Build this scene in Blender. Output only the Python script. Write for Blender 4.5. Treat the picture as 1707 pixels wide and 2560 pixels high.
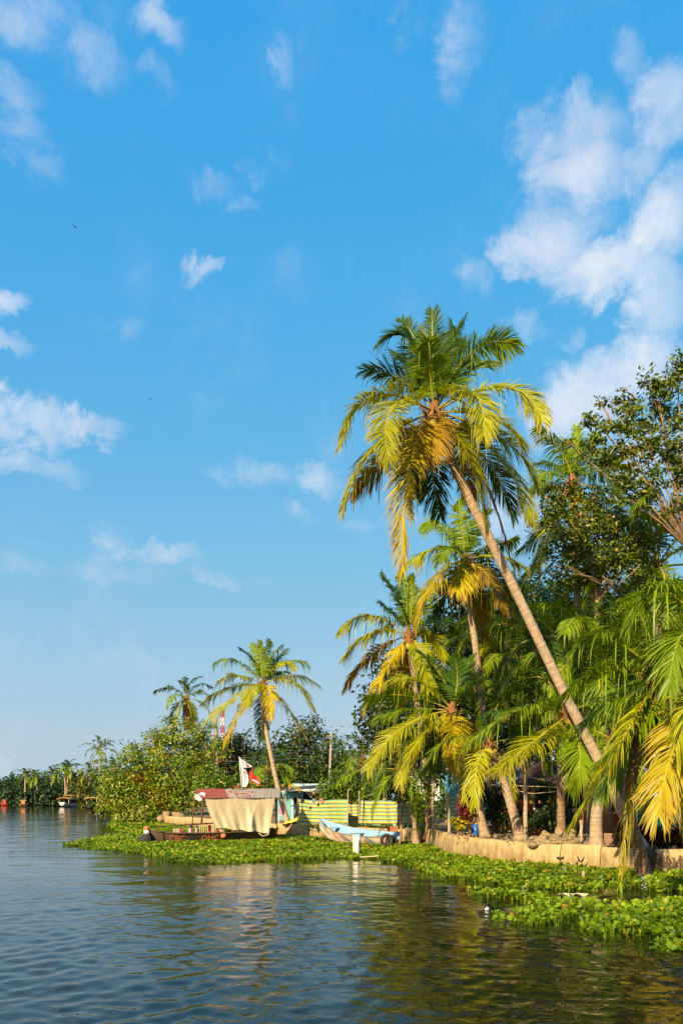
import bpy, bmesh, math, random
import numpy as np
from mathutils import Vector

for o in list(bpy.data.objects):
    bpy.data.objects.remove(o)
SC = bpy.context.scene
COL = SC.collection
R = math.radians
random.seed(7)
RNG = np.random.default_rng(7)

# ---------------------------------------------------------------- camera
F, HZ, CX, CH = 2000.0, 1995.0, 853.5, 2.0     # focal length in photo pixels, horizon row, centre column, eye height
cam_d = bpy.data.cameras.new('camera')
cam = bpy.data.objects.new('camera', cam_d)
COL.objects.link(cam)
cam.location = (0, 0, CH)
cam.rotation_euler = (R(90), 0, 0)
cam_d.sensor_fit = 'VERTICAL'
cam_d.sensor_height = 36.0
cam_d.sensor_width = 24.0
cam_d.lens = 36.0 * F / 2560.0
cam_d.shift_y = (HZ - 1280.0) / 2560.0
cam_d.clip_end = 9000
SC.camera = cam
SC.render.resolution_x = 682
SC.render.resolution_y = 1024
SC.view_settings.view_transform = 'Standard'
SC.view_settings.look = 'None'
SC.view_settings.gamma = 1.0
SC.view_settings.use_curve_mapping = False
SC.view_settings.exposure = 0.72
SC.cycles.max_bounces = 8
SC.cycles.transparent_max_bounces = 8

# ---------------------------------------------------------------- sun and sky
SUN_EL, SUN_AZ = 26.0, 210.0      # azimuth clockwise from +Y (the view direction): behind the camera, to the left
sun_d = bpy.data.lights.new('sun', 'SUN')
sun_d.energy = 5.0
sun_d.angle = R(0.55)
sun_d.color = (1.0, 0.83, 0.56)
sun = bpy.data.objects.new('sun', sun_d)
COL.objects.link(sun)
_d = Vector((math.sin(R(SUN_AZ)) * math.cos(R(SUN_EL)), math.cos(R(SUN_AZ)) * math.cos(R(SUN_EL)), math.sin(R(SUN_EL))))
sun.rotation_euler = _d.to_track_quat('Z', 'Y').to_euler()
sun.location = _d * 60

world = bpy.data.worlds.new('World')
SC.world = world
world.use_nodes = True
WT = world.node_tree
WT.nodes.clear()


def wn(kind, **kw):
    n = WT.nodes.new(kind)
    for k, v in kw.items():
        setattr(n, k, v)
    return n


def wmath(op, a, b=None, clamp=False):
    n = wn('ShaderNodeMath', operation=op)
    n.use_clamp = clamp
    for i, v in enumerate((a, b)):
        if v is None:
            continue
        if isinstance(v, (int, float)):
            n.inputs[i].default_value = v
        else:
            WT.links.new(v, n.inputs[i])
    return n.outputs[0]


w_out = wn('ShaderNodeOutputWorld')
w_bg = wn('ShaderNodeBackground')
w_bg.inputs['Strength'].default_value = 0.117
w_sky = wn('ShaderNodeTexSky', sky_type='NISHITA')
w_sky.sun_disc = False
w_sky.sun_elevation = R(SUN_EL)
w_sky.sun_rotation = R(SUN_AZ)
w_sky.air_density = 1.0
w_sky.dust_density = 1.3
w_sky.ozone_density = 2.2
w_hs = wn('ShaderNodeHueSaturation')
w_hs.inputs['Saturation'].default_value = 1.32
w_hs.inputs['Hue'].default_value = 0.487
w_hs.inputs['Value'].default_value = 1.12
WT.links.new(w_sky.outputs[0], w_hs.inputs['Color'])
# the photograph's sky runs from a deep cyan blue overhead to a pale grey blue at the horizon: grade each channel of the sky texture
w_srgb = wn('ShaderNodeSeparateColor')
WT.links.new(w_hs.outputs[0], w_srgb.inputs[0])
w_grade = wn('ShaderNodeCombineColor')
for _i, (_e, _k) in enumerate(((0.90, 0.70), (0.32, 1.80), (0.05, 3.98))):
    WT.links.new(wmath('MULTIPLY', wmath('POWER', w_srgb.outputs[_i], _e), _k), w_grade.inputs[_i])
w_tc = wn('ShaderNodeTexCoord')
w_nrm = wn('ShaderNodeVectorMath', operation='NORMALIZE')
WT.links.new(w_tc.outputs['Generated'], w_nrm.inputs[0])
w_sep = wn('ShaderNodeSeparateXYZ')
WT.links.new(w_nrm.outputs[0], w_sep.inputs[0])
w_az = wmath('ARCTAN2', w_sep.outputs[0], w_sep.outputs[1])
w_el = wmath('ARCSINE', w_sep.outputs[2])
w_dir = wn('ShaderNodeCombineXYZ')
WT.links.new(w_az, w_dir.inputs[0])
WT.links.new(w_el, w_dir.inputs[1])
# fractal noise on the sky dome, used to fray the clouds
w_n1 = wn('ShaderNodeTexNoise')
w_n1.inputs['Scale'].default_value = 5.5
w_n1.inputs['Detail'].default_value = 9.0
w_n1.inputs['Roughness'].default_value = 0.56
w_n1.inputs['Distortion'].default_value = 0.25
WT.links.new(w_nrm.outputs[0], w_n1.inputs['Vector'])
w_n2 = wn('ShaderNodeTexNoise')
w_n2.inputs['Scale'].default_value = 14.0
w_n2.inputs['Detail'].default_value = 9.0
w_n2.inputs['Roughness'].default_value = 0.66
w_n2.inputs['Distortion'].default_value = 0.3
WT.links.new(w_nrm.outputs[0], w_n2.inputs['Vector'])
w_w1 = wn('ShaderNodeVectorMath', operation='SUBTRACT')
WT.links.new(w_n2.outputs['Color'], w_w1.inputs[0])
w_w1.inputs[1].default_value = (0.5, 0.5, 0.5)
w_w2 = wn('ShaderNodeVectorMath', operation='SCALE')
WT.links.new(w_w1.outputs[0], w_w2.inputs[0])
w_w2.inputs['Scale'].default_value = 0.10
w_wd = wn('ShaderNodeVectorMath', operation='ADD')
WT.links.new(w_dir.outputs[0], w_wd.inputs[0])
WT.links.new(w_w2.outputs[0], w_wd.inputs[1])
# clouds in view: azimuth / elevation of each bank (from where it stands in the sky), its extent and its weight
CLOUDS = [
    (1430, 330, 150, 110, .85), (1440, 440, 130, 90, .95), (1650, 270, 110, 130, .85), (1570, 410, 95, 90, .75), (1400, 545, 130, 60, .55),
    (1360, 620, 130, 75, .9), (1490, 670, 140, 85, .95), (1640, 560, 105, 100, .85), (1640, 760, 75, 140, .7), (1165, 730, 75, 70, .45),
    (1410, 840, 60, 35, .5), (1320, 825, 60, 35, .4), (1440, 1010, 150, 110, 1.0), (1580, 950, 160, 95, .85), (1640, 1180, 140, 180, .55),
    (60, 1050, 150, 60, .9), (220, 1078, 110, 38, .85), (60, 1150, 170, 40, .5), (90, 70, 150, 110, .5), (220, 150, 110, 90, .42),
    (45, 310, 90, 90, .6), (110, 400, 70, 75, .5), (20, 745, 55, 45, .65), (512, 672, 60, 25, .65), (515, 462, 80, 42, .42),
    (655, 420, 60, 50, .4), (610, 512, 45, 30, .35), (1150, 90, 70, 130, .45), (1025, 70, 45, 80, .35), (1580, 120, 55, 65, .3),
    (395, 1380, 110, 36, .55), (270, 1335, 60, 50, .4), (160, 1415, 300, 45, .35), (645, 1190, 120, 45, .45), (800, 1195, 70, 45, .5),
    (730, 1290, 60, 28, .45), (870, 1315, 100, 32, .45), (580, 1440, 130, 28, .3), (410, 40, 70, 70, .35), (700, 160, 35, 70, .38),
    (310, 815, 80, 45, .32), (1300, 1300, 150, 130, .45), (20, 870, 60, 30, .45), (390, 200, 55, 50, .3)]
acc = None
for (px, py, rx, ry, wgt) in CLOUDS:
    az = math.atan((px - CX) / F)
    el = math.atan((HZ - py) / math.hypot(F, px - CX))
    k = math.cos(el)
    s = wn('ShaderNodeVectorMath', operation='SUBTRACT')
    WT.links.new(w_wd.outputs[0], s.inputs[0])
    s.inputs[1].default_value = (az, el, 0.0)
    m = wn('ShaderNodeVectorMath', operation='MULTIPLY')
    WT.links.new(s.outputs[0], m.inputs[0])
    m.inputs[1].default_value = (F / (rx * 1.25 * math.cos(az) ** 2), F / (ry * 1.25 * k * k), 0.0)
    l = wn('ShaderNodeVectorMath', operation='LENGTH')
    WT.links.new(m.outputs[0], l.inputs[0])
    g = wmath('MULTIPLY', l.outputs['Value'], l.outputs['Value'])
    g = wmath('MULTIPLY_ADD', g, -wgt)
    g.node.inputs[2].default_value = wgt
    acc = g if acc is None else wmath('MAXIMUM', acc, g)
acc = wmath('MAXIMUM', acc, 0.0)
# thin scattered wisps over the whole dome, in and out of view alike
w_n3 = wn('ShaderNodeTexNoise')
w_n3.inputs['Scale'].default_value = 3.2
w_n3.inputs['Detail'].default_value = 8.0
w_n3.inputs['Roughness'].default_value = 0.6
WT.links.new(w_nrm.outputs[0], w_n3.inputs['Vector'])
wisp = wmath('MULTIPLY', wmath('SUBTRACT', w_n3.outputs[0], 0.5), 1.7)
acc = wmath('MAXIMUM', acc, wisp)
fray = wmath('MULTIPLY', wmath('SUBTRACT', w_n2.outputs[0], 0.5), 1.9)
fray2 = wmath('MULTIPLY', wmath('SUBTRACT', w_n1.outputs[0], 0.5), 1.3)
pres = wmath('MULTIPLY', acc, 3.0, clamp=True)
dens = wmath('ADD', acc, wmath('MULTIPLY', wmath('ADD', fray, fray2), pres))
w_mr = wn('ShaderNodeMapRange')
w_mr.interpolation_type = 'SMOOTHSTEP'
w_mr.inputs['From Min'].default_value = 0.0
w_mr.inputs['From Max'].default_value = 1.3
w_mr.inputs['To Max'].default_value = 0.9
WT.links.new(dens, w_mr.inputs['Value'])
# pale band of air along the horizon, all round
w_hz = wmath('POWER', 2.718, wmath('MULTIPLY', wmath('MAXIMUM', w_el, 0.0), -4.8))
w_haze = wn('ShaderNodeMix', data_type='RGBA')
WT.links.new(wmath('MULTIPLY', w_hz, 0.95), w_haze.inputs[0])
WT.links.new(w_grade.outputs[0], w_haze.inputs[6])
w_haze.inputs[7].default_value = (2.4, 3.2, 3.5, 1)
w_mix = wn('ShaderNodeMix', data_type='RGBA')
WT.links.new(w_mr.outputs[0], w_mix.inputs[0])
WT.links.new(w_haze.outputs[2], w_mix.inputs[6])
w_n4 = wn('ShaderNodeTexNoise')
w_n4.inputs['Scale'].default_value = 9.0
w_n4.inputs['Detail'].default_value = 6.0
WT.links.new(w_nrm.outputs[0], w_n4.inputs['Vector'])
w_cc = wn('ShaderNodeValToRGB')
w_cc.color_ramp.elements[0].position = 0.35
w_cc.color_ramp.elements[0].color = (3.3, 3.75, 4.55, 1)
w_cc.color_ramp.elements[1].position = 0.62
w_cc.color_ramp.elements[1].color = (4.5, 4.7, 5.1, 1)
WT.links.new(w_n4.outputs[0], w_cc.inputs[0])
WT.links.new(w_cc.outputs[0], w_mix.inputs[7])
WT.links.new(w_mix.outputs[2], w_bg.inputs['Color'])
WT.links.new(w_bg.outputs[0], w_out.inputs['Surface'])


# ---------------------------------------------------------------- helpers
def at(px, py, Y):
    """photo pixel at distance Y -> world point"""
    return Vector(((px - CX) / F * Y, Y, CH + (HZ - py) / F * Y))


def gp(px, py, z=0.0):
    """photo pixel on the level plane z -> world point"""
    Y = (CH - z) * F / (py - HZ)
    return Vector(((px - CX) / F * Y, Y, z))


def tag(o, label=None, cat=None, group=None, kind=None):
    if label: o['label'] = label
    if cat: o['category'] = cat
    if group: o['group'] = group
    if kind: o['kind'] = kind
    return o


def empty(name, loc, label=None, cat=None, group=None):
    o = bpy.data.objects.new(name, None)
    COL.objects.link(o)
    o.empty_display_size = 0.2
    o.location = loc
    return tag(o, label, cat, group)


def root_of(o):
    v = Vector((0, 0, 0))
    while o is not None:
        v += o.location
        o = o.parent
    return v


class MB:
    """collects geometry in world coordinates; build() links it as one mesh object"""
    def __init__(s):
        s.v, s.f, s.mi, s.a = [], [], [], []
        s.smooth = False

    def add(s, verts, faces, mi=0, a=0.0):
        n = len(s.v)
        s.v.extend([tuple(p) for p in verts])
        s.a.extend(a if isinstance(a, list) else [a] * len(verts))
        s.f.extend([tuple(i + n for i in f) for f in faces])
        s.mi.extend([mi] * len(faces))
        return s

    def box(s, c, size, rz=0.0, mi=0, rx=0.0, ry=0.0, taper=1.0):
        c = Vector(c)
        hx, hy, hz = size[0] / 2, size[1] / 2, size[2] / 2
        from mathutils import Euler
        E = Euler((rx, ry, rz)).to_matrix()
        vs = []
        for z in (-1, 1):
            t = taper if z > 0 else 1.0
            for (x, y) in ((-1, -1), (1, -1), (1, 1), (-1, 1)):
                vs.append(c + E @ Vector((x * hx * t, y * hy * t, z * hz)))
        return s.add(vs, [(3, 2, 1, 0), (4, 5, 6, 7), (0, 1, 5, 4), (1, 2, 6, 5), (2, 3, 7, 6), (3, 0, 4, 7)], mi)

    def tube(s, pts, rad, n=8, mi=0, cap=True, jitter=0.0):
        pts = [Vector(p) for p in pts]
        rad = list(rad) if isinstance(rad, (list, tuple)) else [rad] * len(pts)
        vs, L = [], 0.0
        al = []
        ref = None
        for i, p in enumerate(pts):
            t = (pts[min(i + 1, len(pts) - 1)] - pts[max(i - 1, 0)]).normalized()
            if ref is None:
                ref = Vector((1, 0, 0)) if abs(t.x) < 0.8 else Vector((0, 1, 0))
            u = (ref - t * ref.dot(t)).normalized()
            ref = u
            w = t.cross(u)
            if i: L += (p - pts[i - 1]).length
            for k in range(n):
                an = 2 * math.pi * k / n
                r = rad[i] * (1 + (random.uniform(-jitter, jitter) if jitter else 0))
                vs.append(p + (u * math.cos(an) + w * math.sin(an)) * r)
                al.append(L)
        fs = []
        for i in range(len(pts) - 1):
            for k in range(n):
                a, b = i * n + k, i * n + (k + 1) % n
                fs.append((a, b, b + n, a + n))
        if cap:
            fs.append(tuple(range(n - 1, -1, -1)))
            fs.append(tuple(range((len(pts) - 1) * n, len(pts) * n)))
        return s.add(vs, fs, mi, al)

    def lathe(s, c, prof, n=16, mi=0, rz=None):
        """prof: list of (radius, height)"""
        c = Vector(c)
        vs = []
        for (r, z) in prof:
            for k in range(n):
                a = 2 * math.pi * k / n
                vs.append(c + Vector((r * math.cos(a), r * math.sin(a), z)))
        fs = []
        for i in range(len(prof) - 1):
            for k in range(n):
                a, b = i * n + k, i * n + (k + 1) % n
                fs.append((a, b, b + n, a + n))
        fs.append(tuple(range(n - 1, -1, -1)))
        fs.append(tuple(range((len(prof) - 1) * n, len(prof) * n)))
        return s.add(vs, fs, mi)

    def grid(s, P, mi=0, close=False):
        """P[i][j] rows of points"""
        n, m = len(P), len(P[0])
        vs = [p for row in P for p in row]
        fs = [(i * m + j, i * m + j + 1, (i + 1) * m + j + 1, (i + 1) * m + j) for i in range(n - 1) for j in range(m - 1)]
        return s.add(vs, fs, mi, [j / (m - 1) for i in range(n) for j in range(m)])

    def torus(s, c, R0, r, axis, a0=0, a1=2 * math.pi, n=28, m=10, up=None, flat=1.0):
        c, axis = Vector(c), Vector(axis).normalized()
        up = Vector(up) if up else (Vector((0, 0, 1)) if abs(axis.z) < .9 else Vector((0, 1, 0)))
        u = (up - axis * up.dot(axis)).normalized()
        w = axis.cross(u)
        full = abs(a1 - a0 - 2 * math.pi) < 1e-4
        vs, k = [], n if full else n + 1
        for i in range(k):
            an = a0 + (a1 - a0) * i / n
            d = u * math.cos(an) + w * math.sin(an)
            for j in range(m):
                b = 2 * math.pi * j / m
                vs.append(c + d * (R0 + r * math.cos(b)) + axis * (r * flat * math.sin(b)))
        fs = []
        for i in range(n):
            i2 = (i + 1) % k
            for j in range(m):
                j2 = (j + 1) % m
                fs.append((i * m + j, i2 * m + j, i2 * m + j2, i * m + j2))
        if not full:
            fs.append(tuple(range(m)))
            fs.append(tuple(range(n * m, n * m + m))[::-1])
        return s.add(vs, fs)

    def build(s, name, mats, parent=None, smooth=None, attr=None, recalc=True):
        off = root_of(parent) if parent is not None else Vector((0, 0, 0))
        me = bpy.data.meshes.new(name)
        if s.v:
            arr = np.array(s.v) - np.array(off)
            me.from_pydata(arr.tolist(), [], s.f)
        if not isinstance(mats, (list, tuple)): mats = [mats]
        for m in mats: me.materials.append(m)
        if len(mats) > 1: me.polygons.foreach_set('material_index', s.mi)
        if smooth if smooth is not None else s.smooth:
            me.polygons.foreach_set('use_smooth', [True] * len(s.f))
        at_ = me.attributes.new('along', 'FLOAT', 'POINT')
        at_.data.foreach_set('value', s.a)
        if recalc and len(s.f) < 20000:
            bm = bmesh.new()
            bm.from_mesh(me)
            bmesh.ops.recalc_face_normals(bm, faces=bm.faces)
            bm.to_mesh(me)
            bm.free()
        me.update()
        o = bpy.data.objects.new(name, me)
        COL.objects.link(o)
        if parent is not None: o.parent = parent
        return o


def mesh_np(name, V, faces_flat, counts, mats, parent=None, attrs=None, smooth=False, matidx=None):
    """fast mesh from numpy arrays"""
    off = np.array(root_of(parent)) if parent is not None else np.zeros(3)
    me = bpy.data.meshes.new(name)
    V = np.asarray(V, dtype=np.float64) - off
    counts = np.asarray(counts, dtype=np.int32)
    faces_flat = np.asarray(faces_flat, dtype=np.int32)
    me.vertices.add(len(V))
    me.vertices.foreach_set('co', V.astype(np.float32).ravel())
    me.loops.add(len(faces_flat))
    me.loops.foreach_set('vertex_index', faces_flat)
    me.polygons.add(len(counts))
    st = np.zeros(len(counts), dtype=np.int32)
    st[1:] = np.cumsum(counts)[:-1]
    me.polygons.foreach_set('loop_start', st)
    if smooth: me.polygons.foreach_set('use_smooth', np.ones(len(counts), dtype=bool))
    if not isinstance(mats, (list, tuple)): mats = [mats]
    for m in mats: me.materials.append(m)
    if matidx is not None: me.polygons.foreach_set('material_index', np.asarray(matidx, dtype=np.int32))
    for k, v in (attrs or {}).items():
        a = me.attributes.new(k, 'FLOAT', 'POINT')
        a.data.foreach_set('value', np.asarray(v, dtype=np.float32))
    me.update(calc_edges=True)
    me.validate()
    o = bpy.data.objects.new(name, me)
    COL.objects.link(o)
    if parent is not None: o.parent = parent
    return o


# ---------------------------------------------------------------- materials
def new_mat(name):
    m = bpy.data.materials.new(name)
    m.use_nodes = True
    nt = m.node_tree
    b = nt.nodes['Principled BSDF']
    return m, nt, b


def surf(name, c1, c2=None, rough=0.8, scale=3.0, bump=0.0, bscale=None, spec=0.3, detail=6.0, stretch=(1, 1, 1), c3=None, metallic=0.0, lo=0.35, hi=0.65):
    """procedural surface: two or three colours mixed by noise, with fine relief"""
    m, nt, b = new_mat(name)
    L = nt.links.new
    tc = nt.nodes.new('ShaderNodeTexCoord')
    mp = nt.nodes.new('ShaderNodeMapping')
    mp.inputs['Scale'].default_value = stretch
    L(tc.outputs['Object'], mp.inputs[0])
    n = nt.nodes.new('ShaderNodeTexNoise')
    n.inputs['Scale'].default_value = scale
    n.inputs['Detail'].default_value = detail
    n.inputs['Roughness'].default_value = 0.62
    L(mp.outputs[0], n.inputs['Vector'])
    cr = nt.nodes.new('ShaderNodeValToRGB')
    c2 = c2 or tuple(x * 0.7 for x in c1)
    cr.color_ramp.elements[0].position = lo
    cr.color_ramp.elements[0].color = (*c1, 1)
    cr.color_ramp.elements[1].position = hi
    cr.color_ramp.elements[1].color = (*c2, 1)
    if c3:
        e = cr.color_ramp.elements.new(min(hi + 0.12, 1.0))
        e.color = (*c3, 1)
    L(n.outputs[0], cr.inputs[0])
    L(cr.outputs[0], b.inputs['Base Color'])
    b.inputs['Roughness'].default_value = rough
    b.inputs['Specular IOR Level'].default_value = spec
    b.inputs['Metallic'].default_value = metallic
    if bump:
        n2 = nt.nodes.new('ShaderNodeTexNoise')
        n2.inputs['Scale'].default_value = bscale or scale * 5
        n2.inputs['Detail'].default_value = 5
        L(mp.outputs[0], n2.inputs['Vector'])
        bp = nt.nodes.new('ShaderNodeBump')
        bp.inputs['Strength'].default_value = bump
        bp.inputs['Distance'].default_value = 0.03
        L(n2.outputs[0], bp.inputs['Height'])
        L(bp.outputs[0], b.inputs['Normal'])
    return m


def leaf_mat(name, ramp, trans=0.32, rough=0.45, spec=0.35, use_obj=False, tipcol=None, gain=1.0):
    """leaves: colour from a per-leaf value ('var') through a ramp, or from the object's own colour; thin and translucent"""
    m, nt, b = new_mat(name)
    L = nt.links.new
    a = nt.nodes.new('ShaderNodeAttribute')
    a.attribute_name = 'var'
    if use_obj:
        oi = nt.nodes.new('ShaderNodeObjectInfo')
        mr = nt.nodes.new('ShaderNodeMapRange')
        mr.inputs['To Min'].default_value = 0.72
        mr.inputs['To Max'].default_value = 1.28
        L(a.outputs['Fac'], mr.inputs[0])
        mx = nt.nodes.new('ShaderNodeVectorMath')
        mx.operation = 'SCALE'
        L(oi.outputs['Color'], mx.inputs[0])
        L(mr.outputs[0], mx.inputs['Scale'])
        col = mx.outputs[0]
        if tipcol:
            t = nt.nodes.new('ShaderNodeAttribute')
            t.attribute_name = 'dry'
            mm = nt.nodes.new('ShaderNodeMix')
            mm.data_type = 'RGBA'
            L(t.outputs['Fac'], mm.inputs[0])
            L(col, mm.inputs[6])
            mm.inputs[7].default_value = (*tipcol, 1)
            col = mm.outputs[2]
    else:
        cr = nt.nodes.new('ShaderNodeValToRGB')
        els = cr.color_ramp.elements
        els[0].position, els[0].color = ramp[0][0], (*ramp[0][1], 1)
        els[1].position, els[1].color = ramp[-1][0], (*ramp[-1][1], 1)
        for p, c in ramp[1:-1]:
            e = els.new(p)
            e.color = (*c, 1)
        L(a.outputs['Fac'], cr.inputs[0])
        col = cr.outputs[0]
    L(col, b.inputs['Base Color'])
    b.inputs['Roughness'].default_value = rough
    b.inputs['Specular IOR Level'].default_value = spec
    tr = nt.nodes.new('ShaderNodeBsdfTranslucent')
    hs = nt.nodes.new('ShaderNodeHueSaturation')
    hs.inputs['Saturation'].default_value = 1.1
    hs.inputs['Value'].default_value = 1.25
    L(col, hs.inputs['Color'])
    L(hs.outputs[0], tr.inputs['Color'])
    ms = nt.nodes.new('ShaderNodeMixShader')
    ms.inputs[0].default_value = trans
    L(b.outputs[0], ms.inputs[1])
    L(tr.outputs[0], ms.inputs[2])
    L(ms.outputs[0], nt.nodes['Material Output'].inputs['Surface'])
    return m


M = {}
M['frond'] = leaf_mat('palm_leaflet', None, trans=0.32, rough=0.42, spec=0.25, use_obj=True, tipcol=(0.40, 0.23, 0.03))
M['rachis'] = surf('palm_rachis', (0.42, 0.36, 0.03), (0.34, 0.22, 0.03), rough=0.5, scale=2)
M['rachis_dead'] = surf('dead_rachis', (0.28, 0.13, 0.05), (0.2, 0.09, 0.03), rough=0.8, scale=2)
M['fibre'] = surf('palm_fibre', (0.30, 0.14, 0.035), (0.14, 0.06, 0.02), rough=0.95, scale=9, bump=0.6, stretch=(1, 1, .25))
M['coconut'] = surf('coconut_husk', (0.40, 0.26, 0.03), (0.30, 0.30, 0.04), rough=0.5, scale=4)


def bark_mat(name, c1, c2, ring=34.0):
    m, nt, b = new_mat(name)
    L = nt.links.new
    a = nt.nodes.new('ShaderNodeAttribute')
    a.attribute_name = 'along'
    tc = nt.nodes.new('ShaderNodeTexCoord')
    n = nt.nodes.new('ShaderNodeTexNoise')
    n.inputs['Scale'].default_value = 7
    n.inputs['Detail'].default_value = 8
    n.inputs['Roughness'].default_value = 0.7
    L(tc.outputs['Object'], n.inputs['Vector'])
    ma = nt.nodes.new('ShaderNodeMath')
    ma.operation = 'MULTIPLY_ADD'
    L(n.outputs[0], ma.inputs[0])
    ma.inputs[1].default_value = 0.09
    L(a.outputs['Fac'], ma.inputs[2])
    mu = nt.nodes.new('ShaderNodeMath')
    mu.operation = 'MULTIPLY'
    mu.inputs[1].default_value = ring
    L(ma.outputs[0], mu.inputs[0])
    si = nt.nodes.new('ShaderNodeMath')
    si.operation = 'SINE'
    L(mu.outputs[0], si.inputs[0])
    ad = nt.nodes.new('ShaderNodeMath')
    ad.operation = 'MULTIPLY_ADD'
    L(si.outputs[0], ad.inputs[0])
    ad.inputs[1].default_value = 0.03
    L(n.outputs[0], ad.inputs[2])
    n1 = nt.nodes.new('ShaderNodeTexNoise')
    n1.noise_dimensions = '1D'
    n1.inputs['Scale'].default_value = 16
    n1.inputs['Detail'].default_value = 4
    L(ma.outputs[0], n1.inputs['W'])
    av = nt.nodes.new('ShaderNodeMath')
    av.operation = 'MULTIPLY_ADD'
    L(n1.outputs[0], av.inputs[0])
    av.inputs[1].default_value = 0.55
    sb = nt.nodes.new('ShaderNodeMath')
    sb.operation = 'SUBTRACT'
    L(ad.outputs[0], sb.inputs[0])
    sb.inputs[1].default_value = 0.275
    L(sb.outputs[0], av.inputs[2])
    ad = av
    cr = nt.nodes.new('ShaderNodeValToRGB')
    cr.color_ramp.elements[0].position = 0.3
    cr.color_ramp.elements[0].color = (*c2, 1)
    cr.color_ramp.elements[1].position = 0.68
    cr.color_ramp.elements[1].color = (*c1, 1)
    L(ad.outputs[0], cr.inputs[0])
    n5 = nt.nodes.new('ShaderNodeTexNoise')
    n5.inputs['Scale'].default_value = 2.2
    n5.inputs['Detail'].default_value = 9
    n5.inputs['Roughness'].default_value = 0.72
    L(tc.outputs['Object'], n5.inputs['Vector'])
    m5 = nt.nodes.new('ShaderNodeMapRange')
    m5.inputs['From Min'].default_value = 0.50
    m5.inputs['From Max'].default_value = 0.60
    m5.inputs['To Max'].default_value = 0.6
    L(n5.outputs[0], m5.inputs[0])
    x5 = nt.nodes.new('ShaderNodeMix')
    x5.data_type = 'RGBA'
    L(m5.outputs[0], x5.inputs[0])
    L(cr.outputs[0], x5.inputs[6])
    x5.inputs[7].default_value = (0.40 * c1[0] / .5, 0.36 * c1[0] / .5, 0.27 * c1[0] / .5, 1)
    L(x5.outputs[2], b.inputs['Base Color'])
    b.inputs['Roughness'].default_value = 0.9
    b.inputs['Specular IOR Level'].default_value = 0.15
    bp = nt.nodes.new('ShaderNodeBump')
    bp.inputs['Strength'].default_value = 0.8
    bp.inputs['Distance'].default_value = 0.03
    L(ad.outputs[0], bp.inputs['Height'])
    L(bp.outputs[0], b.inputs['Normal'])
    return m


M['bark'] = bark_mat('palm_bark', (0.47, 0.34, 0.205), (0.27, 0.18, 0.10))
M['bark_dark'] = bark_mat('palm_bark_dark', (0.34, 0.21, 0.10), (0.14, 0.085, 0.045))
M['wood'] = surf('branch_wood', (0.36, 0.23, 0.11), (0.2, 0.12, 0.06), rough=0.9, scale=6, bump=0.4)
M['leaf_lime'] = leaf_mat('bright_leaves', [(0, (0.03, 0.06, 0.003)), (.45, (0.105, 0.18, 0.005)), (.8, (0.21, 0.29, 0.01)), (.97, (0.32, 0.36, 0.02)), (1, (0.38, 0.27, 0.02))], trans=.22, rough=.35, spec=.4)
M['leaf_olive'] = leaf_mat('olive_leaves', [(0, (0.02, 0.035, 0.006)), (.45, (0.05, 0.08, 0.009)), (.75, (0.11, 0.13, 0.012)), (.9, (0.22, 0.16, 0.018)), (1, (0.34, 0.12, 0.03))], trans=.2, rough=.4, spec=.45)
M['leaf_almond'] = leaf_mat('almond_leaves', [(0, (0.03, 0.045, 0.004)), (.4, (0.07, 0.11, 0.006)), (.8, (0.17, 0.22, 0.008)), (.98, (0.24, 0.25, 0.012)), (1, (0.36, 0.22, 0.03))], trans=.25, rough=.4, spec=.4)
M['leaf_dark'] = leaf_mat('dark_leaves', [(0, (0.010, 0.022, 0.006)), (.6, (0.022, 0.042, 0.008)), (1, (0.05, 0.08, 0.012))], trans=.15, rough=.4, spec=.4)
M['leaf_mid'] = leaf_mat('mid_leaves', [(0, (0.014, 0.035, 0.008)), (.5, (0.035, 0.075, 0.010)), (.85, (0.075, 0.12, 0.014)), (1, (0.2, 0.13, 0.02))], trans=.2, rough=.4, spec=.4)
M['leaf_far'] = leaf_mat('far_leaves', [(0, (0.012, 0.032, 0.012)), (.6, (0.028, 0.062, 0.016)), (1, (0.07, 0.105, 0.018))], trans=.15, rough=.5, spec=.3)
M['leaf_far_gold'] = leaf_mat('far_golden_leaves', [(0, (0.03, 0.05, 0.01)), (.6, (0.09, 0.11, 0.012)), (1, (0.22, 0.16, 0.015))], trans=.2, rough=.5, spec=.3)
M['leaf_dry'] = leaf_mat('dry_leaves', [(0, (0.14, 0.08, 0.015)), (.6, (0.25, 0.15, 0.02)), (1, (0.4, 0.22, 0.03))], trans=.2, rough=.7, spec=.1)
M['leaf_red'] = leaf_mat('red_leaves', [(0, (0.09, 0.012, 0.02)), (.6, (0.2, 0.03, 0.03)), (.8, (0.3, 0.1, 0.02)), (1, (0.4, 0.28, 0.02))], trans=.2, rough=.4, spec=.4)
M['leaf_yellow'] = leaf_mat('yellow_leaves', [(0, (0.2, 0.2, 0.01)), (1, (0.5, 0.38, 0.01))], trans=.3, rough=.4, spec=.4)
M['hyacinth'] = leaf_mat('hyacinth_leaves', [(0, (0.05, 0.095, 0.004)), (.5, (0.16, 0.26, 0.006)), (.88, (0.28, 0.385, 0.01)), (.96, (0.4, 0.32, 0.02)), (1, (0.4, 0.18, 0.03))], trans=.28, rough=.4, spec=.25)

# ================================================================ THE SETTING
GZ = 0.60            # level of the made-up ground behind the embankment


def vnoise(x, y, s=1.0, seed=0.0):
    return (math.sin(x * 1.7 * s + seed) * math.cos(y * 1.3 * s + 2 * seed) + 0.6 * math.sin(x * 3.9 * s - y * 2.7 * s + seed * 3) + 0.4 * math.sin(y * 7.3 * s + x * 5.1 * s + seed)) / 2.0


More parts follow.
